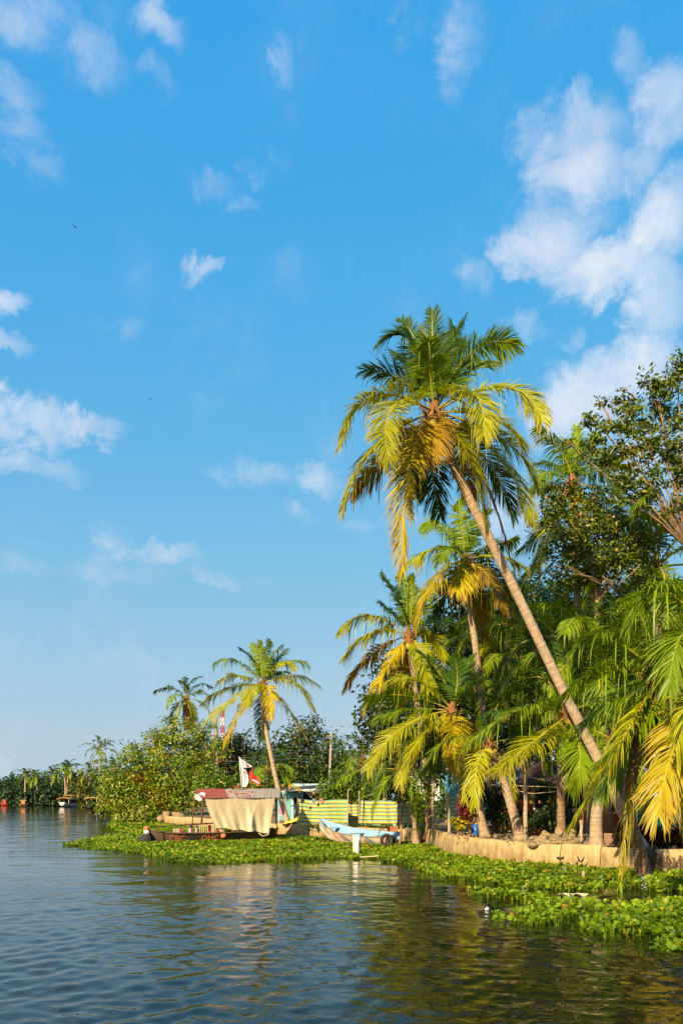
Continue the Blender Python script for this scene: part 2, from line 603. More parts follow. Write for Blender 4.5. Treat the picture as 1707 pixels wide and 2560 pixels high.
# ---- the river: one sheet, finely waved near the boat landing, wide and plain beyond
def make_water_mat():
    m, nt, b = new_mat('river_water')
    L = nt.links.new
    b.inputs['Base Color'].default_value = (0.010, 0.012, 0.004, 1)
    b.inputs['Roughness'].default_value = 0.005
    b.inputs['IOR'].default_value = 1.333
    b.inputs['Specular IOR Level'].default_value = 0.5
    tc = nt.nodes.new('ShaderNodeTexCoord')
    mp = nt.nodes.new('ShaderNodeMapping')
    mp.inputs['Scale'].default_value = (0.9, 1.15, 1)
    mp.inputs['Rotation'].default_value = (0, 0, R(12))
    L(tc.outputs['Object'], mp.inputs[0])
    n = nt.nodes.new('ShaderNodeTexNoise')
    n.inputs['Scale'].default_value = 7.0
    n.inputs['Detail'].default_value = 2.5
    n.inputs['Roughness'].default_value = 0.5
    n.inputs['Distortion'].default_value = 0.9
    L(mp.outputs[0], n.inputs['Vector'])
    bp = nt.nodes.new('ShaderNodeBump')
    n3 = nt.nodes.new('ShaderNodeTexNoise')
    n3.inputs['Scale'].default_value = 0.22
    n3.inputs['Detail'].default_value = 3
    L(tc.outputs['Object'], n3.inputs['Vector'])
    m3 = nt.nodes.new('ShaderNodeMapRange')
    m3.inputs['From Min'].default_value = 0.35
    m3.inputs['From Max'].default_value = 0.65
    m3.inputs['To Min'].default_value = 0.15
    m3.inputs['To Max'].default_value = 0.6
    L(n3.outputs[0], m3.inputs[0])
    L(m3.outputs[0], bp.inputs['Strength'])
    bp.inputs['Distance'].default_value = 0.013
    L(n.outputs[0], bp.inputs['Height'])
    n2 = nt.nodes.new('ShaderNodeTexNoise')
    n2.inputs['Scale'].default_value = 0.9
    n2.inputs['Detail'].default_value = 3
    L(mp.outputs[0], n2.inputs['Vector'])
    bp2 = nt.nodes.new('ShaderNodeBump')
    bp2.inputs['Strength'].default_value = 0.35
    bp2.inputs['Distance'].default_value = 0.014
    L(n2.outputs[0], bp2.inputs['Height'])
    L(bp.outputs[0], bp2.inputs['Normal'])
    L(bp2.outputs[0], b.inputs['Normal'])
    return m


def make_river():
    nr, nc = 540, 430
    ys = 2.5 * (150 / 2.5) ** (np.linspace(0, 1, nr))
    u = np.linspace(-1, 1, nc)
    Y = np.repeat(ys[:, None], nc, 1)
    X = u[None, :] * (ys[:, None] * 0.55 + 3.0)
    Z = np.zeros_like(X)
    dy = np.gradient(ys)[:, None]
    rng = np.random.default_rng(3)
    for i in range(120):
        lam = 0.16 * (3.2 / 0.16) ** (rng.random() ** 1.25)
        th = rng.normal(R(78), R(62) if lam < .7 else R(32))
        kx, ky = math.cos(th) * 2 * math.pi / lam, math.sin(th) * 2 * math.pi / lam
        slope = 0.027 if lam < .45 else (0.011 if lam < .7 else 0.005)
        amp = slope * lam / (2 * math.pi)
        fade = np.clip((lam / (2.6 * dy) - 0.7) / 0.8, 0, 1)
        env = 0.55 + 0.45 * np.sin(X * rng.uniform(.1, .6) + Y * rng.uniform(.1, .6) + rng.uniform(0, 6.3))
        Z += amp * fade * env * np.sin(kx * X + ky * Y + rng.uniform(0, 6.3))
    V = np.stack([X, Y, Z], -1).reshape(-1, 3)
    idx = np.arange(nr * nc).reshape(nr, nc)
    Q = np.stack([idx[:-1, :-1], idx[:-1, 1:], idx[1:, 1:], idx[1:, :-1]], -1).reshape(-1, 4)
    big = np.array([[-4000, -400, -.09], [4000, -400, -.09], [4000, 6000, -.09], [-4000, 6000, -.09]], dtype=float)
    V = np.vstack([V, big])
    Q = np.vstack([Q, np.arange(4)[None, :] + nr * nc])
    o = mesh_np('river_water', V, Q.ravel(), np.full(len(Q), 4), make_water_mat(), smooth=True)
    tag(o, 'dark rippled river water mirroring the sky and the palms', kind='structure')
    return o


make_river()

# ---- bank ground: follows the shoreline from the right edge to the far bend
M['soil'] = surf('bank_soil', (0.30, 0.20, 0.105), (0.16, 0.105, 0.055), rough=0.95, scale=1.6, bump=0.6, bscale=9, c3=(0.09, 0.10, 0.03))
WALLPX = [(1900, 2192), (1640, 2190), (1585, 2187), (1500, 2179), (1400, 2171), (1305, 2165), (1216, 2153), (1130, 2138), (1067, 2113), (1010, 2109), (935, 2105), (850, 2099), (760, 2093), (690, 2089), (600, 2080), (500, 2070), (426, 2063), (395, 2058), (376, 2056)]
SHORE = [(Vector((60, 2, 0)), 1), (Vector((25, 14, 0)), 1)] + [(gp(x, y), 1) for (x, y) in WALLPX]
SHORE += [(gp(x, y), 0) for (x, y) in [(330, 2046), (296, 2036), (268, 2026), (240, 2020), (205, 2013.5), (150, 2013), (90, 2012.5), (30, 2011.5), (-60, 2010.5), (-220, 2009), (-600, 2008), (-2200, 2007.5)]]


def make_ground():
    dists = [0.12, 0.9, 2.5, 6, 14, 40, 120, 500, 2500]
    mb = MB()
    rows = []
    for (p, w) in SHORE:
        row = []
        for k, d in enumerate(dists):
            q = p + Vector((0.35, 0.94, 0)) * d
            if w: z = GZ + (0 if k == 0 else 0.06 * vnoise(q.x, q.y)) + min(0.25, max(0, d - 3) * 0.03)
            else: z = (-0.15 if k == 0 else 0.45) + (0 if k == 0 else 0.1 * vnoise(q.x, q.y)) + min(0.3, max(0, d - 3) * 0.03)
            row.append(Vector((q.x, q.y, z)))
        rows.append(row)
    mb.grid(rows)
    # earth face down to the river bed
    mb.grid([[r[0], r[0] - Vector((0, 0, 1.2))] for r in rows])
    o = mb.build('bank_ground', M['soil'], smooth=True)
    tag(o, 'bare brown earth bank behind the embankment wall', kind='structure')


make_ground()

# ---- embankment wall: rendered sections with open joints
M['render'] = surf('wall_render', (0.56, 0.39, 0.17), (0.44, 0.29, 0.12), rough=0.92, scale=2.2, bump=0.5, bscale=11, c3=(0.30, 0.20, 0.09), hi=.62)
def stain_wall(m):
    """rain streaks and a dark tide line on the render"""
    nt = m.node_tree
    L = nt.links.new
    b = nt.nodes['Principled BSDF']
    src = b.inputs['Base Color'].links[0].from_socket
    tc = nt.nodes.new('ShaderNodeTexCoord')
    mp = nt.nodes.new('ShaderNodeMapping')
    mp.inputs['Scale'].default_value = (5, 5, .6)
    L(tc.outputs['Object'], mp.inputs[0])
    n = nt.nodes.new('ShaderNodeTexNoise')
    n.inputs['Scale'].default_value = 2.0
    n.inputs['Detail'].default_value = 7
    n.inputs['Roughness'].default_value = .65
    L(mp.outputs[0], n.inputs['Vector'])
    sp = nt.nodes.new('ShaderNodeSeparateXYZ')
    L(tc.outputs['Object'], sp.inputs[0])
    ma = nt.nodes.new('ShaderNodeMath')
    ma.operation = 'MULTIPLY_ADD'
    L(sp.outputs[2], ma.inputs[0])
    ma.inputs[1].default_value = -.55
    L(n.outputs[0], ma.inputs[2])
    mr = nt.nodes.new('ShaderNodeMapRange')
    mr.inputs['From Min'].default_value = .19
    mr.inputs['From Max'].default_value = .50
    mr.inputs['To Max'].default_value = .75
    L(ma.outputs[0], mr.inputs[0])
    mx = nt.nodes.new('ShaderNodeMix')
    mx.data_type = 'RGBA'
    L(mr.outputs[0], mx.inputs[0])
    L(src, mx.inputs[6])
    mx.inputs[7].default_value = (0.17, 0.115, 0.05, 1)
    L(mx.outputs[2], b.inputs['Base Color'])


stain_wall(M['render'])
wall = empty('retaining_wall', gp(1216, 2153), 'low ochre rendered embankment wall running along the water hyacinth', 'wall')


def wall_section(A, B, h, seed, thick=0.34):
    d = (B - A)
    L = d.length
    d.normalize()
    n = Vector((d.y, -d.x, 0))
    if n.dot(Vector((-0.75, -1, 0))) < 0: n = -n
    A = A + d * 0.015
    B = B - d * 0.015
    nx, nz = max(4, int(L / 0.16)), 7
    rnd = random.Random(seed)
    s0 = rnd.uniform(0, 50)
    mb = MB()
    P = []
    for i in range(nx + 1):
        t = i / nx
        base = A.lerp(B, t)
        col = []
        hh = h + 0.025 * vnoise(t * L * 1.1, s0, 1.3, s0)
        e = min(t, 1 - t) * L
        rd = max(0, 0.05 - e) * 0.6
        for j in range(nz + 1):
            z = -0.25 + (hh + 0.25) * j / nz
            out = 0.10 * (1 - j / nz) + 0.022 * vnoise(t * L * 2.2 + s0, z * 5, 1.2, s0) - rd
            if z < 0.12: out -= 0.05 * max(0, vnoise(t * L * 3 + s0, 1.0, 1.1, s0))
            if j == nz: out -= 0.025
            col.append(base + n * out + Vector((0, 0, z)))
        top2 = base - n * thick + Vector((0, 0, hh - 0.01))
        col.append(base - n * (thick * .4) + Vector((0, 0, hh + 0.012 * vnoise(t * L * 3, s0))))
        col.append(top2)
        col.append(base - n * thick + Vector((0, 0, -0.25)))
        P.append(col)
    mb.grid(P)
    m = len(P[0])
    mb.add(P[0], [tuple(range(m))])
    mb.add(P[-1], [tuple(range(m))])
    mb.build('wall_section', M['render'], wall, smooth=False)


WW = [gp(x, y) for (x, y) in WALLPX]
_k = 0
for a, b in zip(WW[:-1], WW[1:]):
    _k += 1
    if _k == 2: continue                     # the gap where the near palm has broken through
    if _k == 9: a = a + (b - a) * 0.25
    L = (b - a).length
    n = max(1, round(L / 2.3))
    if _k >= 14: n = max(1, round(L / 4))
    for i in range(n):
        wall_section(a.lerp(b, i / n), a.lerp(b, (i + 1) / n), 0.69 + random.uniform(-.025, .03) - (0.05 if _k > 9 else 0), _k * 10 + i)

# ---- water hyacinth: a floating mat nobody could count
def poly_mask(P, poly):
    x, y = P[:, 0], P[:, 1]
    ins = np.zeros(len(P), bool)
    j = len(poly) - 1
    for i in range(len(poly)):
        xi, yi = poly[i]
        xj, yj = poly[j]
        c = ((yi > y) != (yj > y)) & (x < (xj - xi) * (y - yi) / (yj - yi + 1e-12) + xi)
        ins ^= c
        j = i
    return ins


MAT_MAIN = [(165, 2113), (230, 2123), (300, 2129), (380, 2138), (400, 2150), (480, 2158), (560, 2162), (640, 2156), (700, 2152), (800, 2150), (870, 2147), (940, 2150), (990, 2158), (1050, 2172), (1090, 2188), (1130, 2201), (1180, 2203), (1230, 2213), (1290, 2222), (1400, 2228), (1500, 2230), (1570, 2223), (1640, 2228), (1730, 2234),
            (1730, 2188), (1580, 2184), (1500, 2176), (1400, 2168), (1305, 2162), (1216, 2150), (1130, 2135), (1067, 2111), (1010, 2107), (935, 2103), (850, 2097), (760, 2091), (690, 2087), (600, 2078), (500, 2068), (426, 2061), (376, 2054), (330, 2046), (296, 2038), (280, 2058), (330, 2076), (258, 2094)]
PATCHES = [(MAT_MAIN, None, 1.0), ([(1180, 2226), (1200, 2222), (1240, 2234), (1330, 2240), (1420, 2256), (1380, 2262), (1300, 2250), (1200, 2240)], 60, .8),
           ([(1310, 2285), (1350, 2262), (1400, 2275), (1430, 2292), (1400, 2308), (1330, 2310)], 55, .8), ([(1250, 2300), (1268, 2294), (1284, 2303), (1264, 2312)], 60, .7),
           ([(1420, 2262), (1480, 2258), (1520, 2272), (1500, 2284), (1440, 2276)], 35, .8),
           ([(1480, 2332), (1515, 2300), (1565, 2272), (1640, 2256), (1730, 2264), (1730, 2362), (1650, 2352), (1560, 2338)], 62, 1.25),
           ([(1620, 2372), (1650, 2356), (1730, 2362), (1730, 2385)], 45, .7),
           ([(236, 2027), (262, 2029), (320, 2034), (330, 2030), (300, 2017), (270, 2017)], 3.0, 1.3), ([(276, 2066), (300, 2056), (330, 2060), (330, 2074), (296, 2078)], 14, 1.0)]
NOPLANT = []       # boat footprints (world xy polygons), set below
NOPLANT.append([(-8.9, 34.5), (-2.9, 37.9), (-3.3, 39.0), (-9.0, 35.3)])
NOPLANT.append([(-1.5, 36.6), (0.2, 34.4), (2.6, 32.9), (2.9, 34.0), (0.8, 36.4), (-.9, 37.6)])


def make_hyacinth():
    rng = np.random.default_rng(11)
    pts, hts = [], []
    for poly, dens, hs in PATCHES:
        W = [(p.x, p.y) for p in (gp(x, y) for x, y in poly)]
        A = np.array(W)
        lo, hi = A.min(0) - .3, A.max(0) + .3
        area = (hi[0] - lo[0]) * (hi[1] - lo[1])
        n = int(area * (dens * 1.8 if dens else 74))
        P = lo + rng.random((n, 2)) * (hi - lo)
        wob = 0.2 * np.stack([np.sin(P[:, 1] * 2.1) + np.sin(P[:, 1] * 5.3 + P[:, 0]), np.sin(P[:, 0] * 2.3) + np.sin(P[:, 0] * 6.1 + 2 * P[:, 1])], 1) * 0.5
        wob += rng.normal(0, 0.12, wob.shape) * (1 if dens is None else 1.3)
        ok = poly_mask(P + wob, W)
        if dens is None:
            keep = np.clip(26.0 / np.maximum(P[:, 1], 18), 0.33, 1.0)
            ok &= rng.random(n) < keep
            # ragged open water lanes near the right
            lane = (np.sin(P[:, 0] * 2.2 + P[:, 1] * 1.1) + np.sin(P[:, 0] * 1.1 - P[:, 1] * 2.7)) > .95
            ok &= ~(lane & (P[:, 1] < 18.3))
        pn = .5 + .5 * np.sin(P[:, 0] * .9 + 1.7 * np.sin(P[:, 1] * .8)) * np.sin(P[:, 1] * 1.1 + 1.3 * np.sin(P[:, 0] * .7 + 2))
        ok &= rng.random(n) < (.42 + .7 * pn)
        for z in NOPLANT: ok &= ~poly_mask(P, z)
        P = P[ok]
        pts.append(P)
        h = .55 * hs * (0.20 + 0.07 * np.sin(P[:, 0] * 1.3) * np.cos(P[:, 1] * 1.1) + rng.normal(0, .035, len(P)))
        hts.append(h * np.clip(1.4 - P[:, 1] / 45, .45, 1) * (1 + .35 * np.sin(P[:, 0] * 3.1 + 1) * np.sin(P[:, 1] * 2.3)))
    P = np.vstack(pts)
    H = np.clip(np.concatenate(hts), .025, .4)
    nl = 7
    N = len(P) * nl
    base = np.repeat(P, nl, 0)
    h = np.repeat(H, nl) * rng.uniform(.55, 1.15, N)
    az = rng.uniform(0, 2 * np.pi, N)
    lean = rng.uniform(.15, .95, N)
    d = np.stack([np.cos(az), np.sin(az), np.zeros(N)], 1)
    far = np.clip(np.repeat(P[:, 1], nl) / 28.0, 1.0, 1.9)
    r = np.clip(rng.lognormal(-3.42, .3, N), .016, .062) * far
    b3 = np.stack([base[:, 0], base[:, 1], np.full(N, -.02)], 1) + d * .03
    tip = b3 + d * (h * lean)[:, None] + np.array([0, 0, 1.0]) * h[:, None]
    # blade: hexagon, cupped
    up = np.stack([d[:, 0] * -.55, d[:, 1] * -.55, np.full(N, .85)], 1) + rng.normal(0, .5, (N, 3))
    up /= np.linalg.norm(up, axis=1, keepdims=True)
    fwd = d + np.array([0, 0, .5])
    fwd -= up * (fwd * up).sum(1, keepdims=True)
    fwd /= np.linalg.norm(fwd, axis=1, keepdims=True)
    side = np.cross(up, fwd)
    ring = []
    for k, (cf, cs, cu) in enumerate([(-.9, 0, 0), (-.35, .85, .22), (.5, .8, .25), (1.05, 0, -.05), (.5, -.8, .25), (-.35, -.85, .22)]):
        ring.append(tip + fwd * (r * (cf + .9))[:, None] + side * (r * cs)[:, None] + up * (r * cu)[:, None])
    w = np.cross(d, np.array([0, 0, 1.0])) * (.007 * far)[:, None]
    V = np.stack([b3 - w, b3 + w, tip + w * .6, tip - w * .6] + ring, 1)     # 10 per leaf
    idx = np.arange(N)[:, None] * 10
    q = np.concatenate([idx + np.array([[0, 1, 2, 3]]), idx + np.array([[4, 5, 6, 7]]), idx + np.array([[4, 7, 8, 9]])], 1).ravel()
    var = np.clip(rng.beta(2.2, 2.0, N) * .9 + .2 * np.sin(base[:, 0] * .9) * np.sin(base[:, 1] * .7), 0, .93)
    dead = rng.random(N) < .07
    var[dead] = rng.uniform(.94, 1, dead.sum())
    o = mesh_np('water_hyacinth', V.reshape(-1, 3), q, np.full(3 * N, 4), M['hyacinth'], attrs={'var': np.repeat(var, 10)})
    tag(o, 'floating mat of bright green water hyacinth along the embankment', 'water plants', kind='stuff')
    print('hyacinth leaves', N)


make_hyacinth()

# ================================================================ PALMS
GREEN, LIME, YELLOW, GOLD, OCHRE, DEAD, RED = (0.055, 0.12, 0.006), (0.185, 0.28, 0.005), (0.36, 0.375, 0.005), (0.47, 0.375, 0.005), (0.36, 0.23, 0.012), (0.20, 0.095, 0.025), (0.30, 0.075, 0.035)
TONE = {'g': GREEN, 'l': LIME, 'y': YELLOW, 'o': GOLD, 'k': OCHRE, 'd': DEAD, 'r': RED}


def frond(P0, Mid, Tip, color, parent, rng, nleaf=64, llen=0.85, lw=0.036, droop=0.45, dead=False, dry=0.12, start=0.16, name='frond'):
    P0, Mid, Tip = np.array(P0), np.array(Mid), np.array(Tip)
    C = 2 * Mid - (P0 + Tip) / 2

    def B(t):
        t = np.asarray(t)[:, None]
        return (1 - t) ** 2 * P0 + 2 * t * (1 - t) * C + t * t * Tip

    def T(t):
        t = np.asarray(t)[:, None]
        v = 2 * (1 - t) * (C - P0) + 2 * t * (Tip - C)
        return v / np.linalg.norm(v, axis=1, keepdims=True)
    tt = np.linspace(0, 1, 60)
    Ltot = np.linalg.norm(np.diff(B(tt), axis=0), axis=1).sum()
    # leaflets
    n = nleaf
    t = np.repeat(np.linspace(start, 0.995, n), 2) + rng.normal(0, .004, 2 * n)
    t = np.clip(t, 0.05, 1)
    sgn = np.tile([1.0, -1.0], n)
    p, tg = B(t), T(t)
    up = np.tile(np.array([0, 0, 1.0]), (2 * n, 1))
    b = np.cross(tg, up)
    bl = np.linalg.norm(b, axis=1, keepdims=True)
    # keep the side vector steady where the rib hangs straight down
    hz = (Tip - P0).copy()
    hz[2] = 0
    hl = np.linalg.norm(hz)
    alt = np.cross(hz / hl, [0, 0, 1.0]) if hl > .2 else np.array([1.0, 0, 0])
    b = np.where(bl > .25, b / np.maximum(bl, 1e-6), alt[None, :])
    nn = np.cross(b, tg)
    tw = rng.normal(0, .25) + rng.normal(0, .4) * t
    b, nn = b * np.cos(tw)[:, None] + nn * np.sin(tw)[:, None], nn * np.cos(tw)[:, None] - b * np.sin(tw)[:, None]
    tl = (t - start) / (1 - start)
    prof = np.clip(np.sin(np.pi * np.clip(tl * .73 + .17, 0, 1)) ** .55, .12, 1) * (1 - .35 * tl)
    ln = llen * prof * rng.uniform(.86, 1.1, 2 * n)
    ang = np.radians(72 - 44 * tl + rng.normal(0, 6, 2 * n))
    wv = rng.uniform(0, 6.28, 4)
    ang = ang + .14 * np.sin(tl * 17 + wv[0] + sgn) + .1 * np.sin(tl * 41 + wv[1] + 2 * sgn)
    ln = ln * np.where(rng.random(2 * n) < .07, rng.uniform(.05, .6, 2 * n), 1.0)
    lift = .30 * (1 - tl) + rng.normal(0, .08, 2 * n) + .08
    dr = tg * np.cos(ang)[:, None] + b * (sgn * np.sin(ang))[:, None] + nn * lift[:, None]
    dr /= np.linalg.norm(dr, axis=1, keepdims=True)
    dp = droop * rng.uniform(.65, 1.4, 2 * n)
    dp = dp * (1 + .5 * np.sin(tl * 13 + wv[2] + sgn * 1.3)) + np.where(rng.random(2 * n) < .06, rng.uniform(.4, 1.2, 2 * n), 0)
    if dead: dp = dp * 1.5
    wd = np.cross(dr, nn)
    wd /= np.maximum(np.linalg.norm(wd, axis=1, keepdims=True), 1e-6)
    wd = wd + nn * rng.normal(0, .35, (2 * n, 1))
    wd *= (lw * rng.uniform(.8, 1.2, 2 * n))[:, None] * .5
    rows = []
    for (u, wf) in ((0, .55), (.35, 1.0), (.72, .72), (1.0, 0)):
        q = p + dr * (ln * u)[:, None]
        q[:, 2] -= ln * dp * u ** 2.0
        q -= dr * (ln * dp * .35 * u ** 2)[:, None]
        if wf > 0:
            rows.append(q - wd * wf)
            rows.append(q + wd * wf)
        else:
            rows.append(q)
    V = np.stack(rows, 1)
    idx = np.arange(2 * n)[:, None] * 7
    quads = np.concatenate([idx + np.array([[0, 1, 3, 2]]), idx + np.array([[2, 3, 5, 4]])], 1).reshape(-1, 4)
    tris = idx + np.array([[4, 5, 6]])
    var = np.clip(rng.normal(.5, .18, 2 * n), 0, 1)
    var = np.repeat(var, 7)
    dryu = np.tile([0, 0, .1, .1, .45, .45, 1.0], 2 * n) * np.repeat(np.clip(dry * (0.6 + 1.6 * tl) * rng.uniform(.2, 1.6, 2 * n), 0, 1), 7)
    # rib
    tr = np.linspace(0, 1, 11)
    pr, tgr = B(tr), T(tr)
    br = np.cross(tgr, [0, 0, 1.0])
    brl = np.linalg.norm(br, axis=1, keepdims=True)
    br = np.where(brl > .25, br / np.maximum(brl, 1e-6), alt[None, :])
    nr_ = np.cross(br, tgr)
    rw = (0.045 * (1 - tr) ** .8 + .007) * min(1.25, Ltot / 4.2)
    RV = np.stack([pr + br * rw[:, None], pr + nr_ * rw[:, None] * .7, pr - br * rw[:, None], pr - nr_ * rw[:, None] * .7], 1).reshape(-1, 3)
    o0 = 2 * n * 7
    rq = []
    for i in range(10):
        for k in range(4):
            a, c = o0 + i * 4 + k, o0 + i * 4 + (k + 1) % 4
            rq.append((a, c, c + 4, a + 4))
    rq = np.array(rq)
    VV = np.vstack([V.reshape(-1, 3), RV])
    flat = np.concatenate([quads.ravel(), tris.ravel(), rq.ravel()])
    cnt = np.concatenate([np.full(len(quads), 4), np.full(len(tris), 3), np.full(len(rq), 4)])
    mi = np.concatenate([np.zeros(len(quads) + len(tris)), np.ones(len(rq))])
    o = mesh_np(name, VV, flat, cnt, [M['frond'], M['rachis_dead'] if dead else M['rachis']], parent, attrs={'var': np.concatenate([var, np.full(44, .5)]), 'dry': np.concatenate([dryu, np.zeros(44)])}, matidx=mi)
    k = rng.uniform(.88, 1.12)
    o.color = (color[0] * k, color[1] * k, color[2] * k, 1)
    return o


def trunk(pts, r0, r1, parent, mat, n=12, flare=1.5, nm='trunk', step=.055):
    """curved trunk through pts with ring scars and a swollen foot"""
    pts = [Vector(p) for p in pts]
    # Catmull-Rom
    Q = [pts[0] * 2 - pts[1]] + pts + [pts[-1] * 2 - pts[-2]]
    C = []
    for i in range(1, len(Q) - 2):
        L = (Q[i + 1] - Q[i]).length
        k = max(3, int(L / step))
        for j in range(k):
            t = j / k
            p0, p1, p2, p3 = Q[i - 1], Q[i], Q[i + 1], Q[i + 2]
            C.append(0.5 * ((2 * p1) + (p2 - p0) * t + (2 * p0 - 5 * p1 + 4 * p2 - p3) * t * t + (3 * p1 - p0 - 3 * p2 + p3) * t ** 3))
    C.append(pts[-1])
    m = len(C)
    rad = []
    for i in range(m):
        t = i / (m - 1)
        r = r0 + (r1 - r0) * t ** .7
        r *= 1 + (flare - 1) * math.exp(-t * m * step / .28)
        r *= 1 + (.016 if i % 3 == 0 else -.006) + random.uniform(-.012, .012)
        rad.append(r)
    mb = MB()
    mb.tube(C, rad, n=n, jitter=.02)
    return mb.build(nm, mat, parent, smooth=True, recalc=False)


def crown_bits(c, parent, s=1.0, nuts=6, skirt=0, seed=1):
    """fibre boot, coconuts and hanging dry sheath at the top of a trunk"""
    rnd = random.Random(seed)
    mb = MB()
    mb.lathe(c + Vector((0, 0, -.35 * s)), [(.13 * s, -.25 * s), (.2 * s, 0), (.24 * s, .22 * s), (.16 * s, .5 * s), (.05 * s, .75 * s)], n=10)
    for k in range(14):
        a = rnd.uniform(0, 6.28)
        d = Vector((math.cos(a), math.sin(a), 0))
        mb.tube([c + d * .12 * s - Vector((0, 0, .2 * s)), c + d * .3 * s + Vector((0, 0, rnd.uniform(-.1, .25) * s)), c + d * rnd.uniform(.35, .6) * s + Vector((0, 0, rnd.uniform(-.45, .2) * s))], [.035 * s, .022 * s, .006], n=4)
    mb.build('leaf_sheath', M['fibre'], parent, smooth=True, recalc=False)
    for k in range(nuts):
        a = k * 2.4 + rnd.uniform(-.3, .3)
        p = c + Vector((math.cos(a) * .3 * s, math.sin(a) * .3 * s, -.30 * s - .1 * s * (k % 3)))
        m2 = MB()
        m2.lathe(p, [(.02 * s, -.15 * s), (.09 * s, -.1 * s), (.115 * s, 0), (.09 * s, .09 * s), (.02 * s, .14 * s)], n=8)
        m2.build('coconut', M['coconut'], parent, smooth=True, recalc=False)


def palm(name, label, crown, cY, fronds, tpts, seed, r0=.16, r1=.11, nleaf=64, llen=.85, lw=.036, droop=.45, group='coconut palms on the bank', bark='bark', nuts=6, s=1.0, dryk=1.0):
    """crown: photo pixel of the growing point, at distance cY; fronds: (mid px,py,dY, tip px,py,dY, tone); tpts: trunk (px,py,Y)"""
    rng = np.random.default_rng(seed)
    TP = [at(*q) for q in tpts]
    TP[0].z = min(TP[0].z, .58)
    root = empty(name, TP[0], label, 'palm tree', group)
    c = at(crown[0], crown[1], cY)
    trunk(TP + [c - Vector((0, 0, .25))], r0, r1, root, M[bark])
    crown_bits(c, root, s, nuts, seed=seed)
    for (mx, my, md, tx, ty, td, tone) in fronds:
        dead = tone in 'dr'
        P2 = at(tx, ty, cY + td)
        L = (P2 - c).length
        frond(c + Vector((0, 0, .05)), at(mx, my, cY + md), P2, TONE[tone], root, rng, nleaf=int(nleaf * (1.0 if L > 2.5 * s else .75)), llen=llen * {'r': .45, 'd': .7, 'k': .85}.get(tone, 1), lw=lw, droop=droop * (.75 if tone == 'g' else 1.0), dead=dead, dry={'g': .05, 'l': .1, 'y': .25, 'o': .45, 'k': .7, 'd': .6, 'r': .1}[tone] * dryk)
    return root


def auto_fronds(crown, cY, R0, n, seed, tones='gglly', oldest=-55, youngest=78):
    """fronds set round the crown by golden angle, young ones upright, old ones hanging"""
    rnd = random.Random(seed)
    c = at(crown[0], crown[1], cY)
    out = []
    for k in range(n):
        f = k / (n - 1)
        a = k * 2.39996 + rnd.uniform(-.2, .2)
        e = R(youngest + (oldest - youngest) * f + rnd.uniform(-8, 8))
        L = R0 * rnd.uniform(.88, 1.1) * (1 if f > .15 else .75)
        h = Vector((math.cos(a), math.sin(a), 0))
        Mid = c + h * (L * .5 * math.cos(e)) + Vector((0, 0, L * .5 * math.sin(e) + L * .05))
        e2 = e - R(48)
        Tp = Mid + h * (L * .48 * max(.15, math.cos(e2))) + Vector((0, 0, L * .48 * math.sin(max(e2, R(-85)))))
        out.append((c, Mid, Tp, tones[min(len(tones) - 1, int(f * len(tones)))]))
    return out


def palm_auto(name, label, crown, cY, R0, n, tpts, seed, tones='gglly', nleaf=44, llen=.8, lw=.045, droop=.5, group='coconut palms on the bank', r0=.15, r1=.1, bark='bark', nuts=4, oldest=-55, single=False, extra=(), youngest=78, s=None):
    rng = np.random.default_rng(seed)
    TP = [at(*q) for q in tpts]
    TP[0].z = min(TP[0].z, .58)
    root = empty(name, TP[0], label, 'palm tree', group)
    c = at(crown[0], crown[1], cY)
    sc = s or R0 / 4.0
    trunk(TP + [c - Vector((0, 0, .2))], r0, r1, root, M[bark], n=8 if single else 12, step=.2 if single else .06)
    if not single: crown_bits(c, root, sc, nuts, seed=seed)
    fr = auto_fronds(crown, cY, R0, n, seed, tones, oldest, youngest)
    for (mx, my, md, tx, ty, td, tone) in extra:
        fr.append((c, at(mx, my, cY + md), at(tx, ty, cY + td), tone))
    obs = []
    for (p0, m_, t_, tone) in fr:
        obs.append(frond(p0, m_, t_, TONE[tone], root, rng, nleaf=nleaf, llen=llen, lw=lw, droop=droop, dead=tone in 'dr', dry={'g': .05, 'l': .1, 'y': .2, 'o': .35, 'k': .5, 'd': .6, 'r': .1}[tone]))
    return root


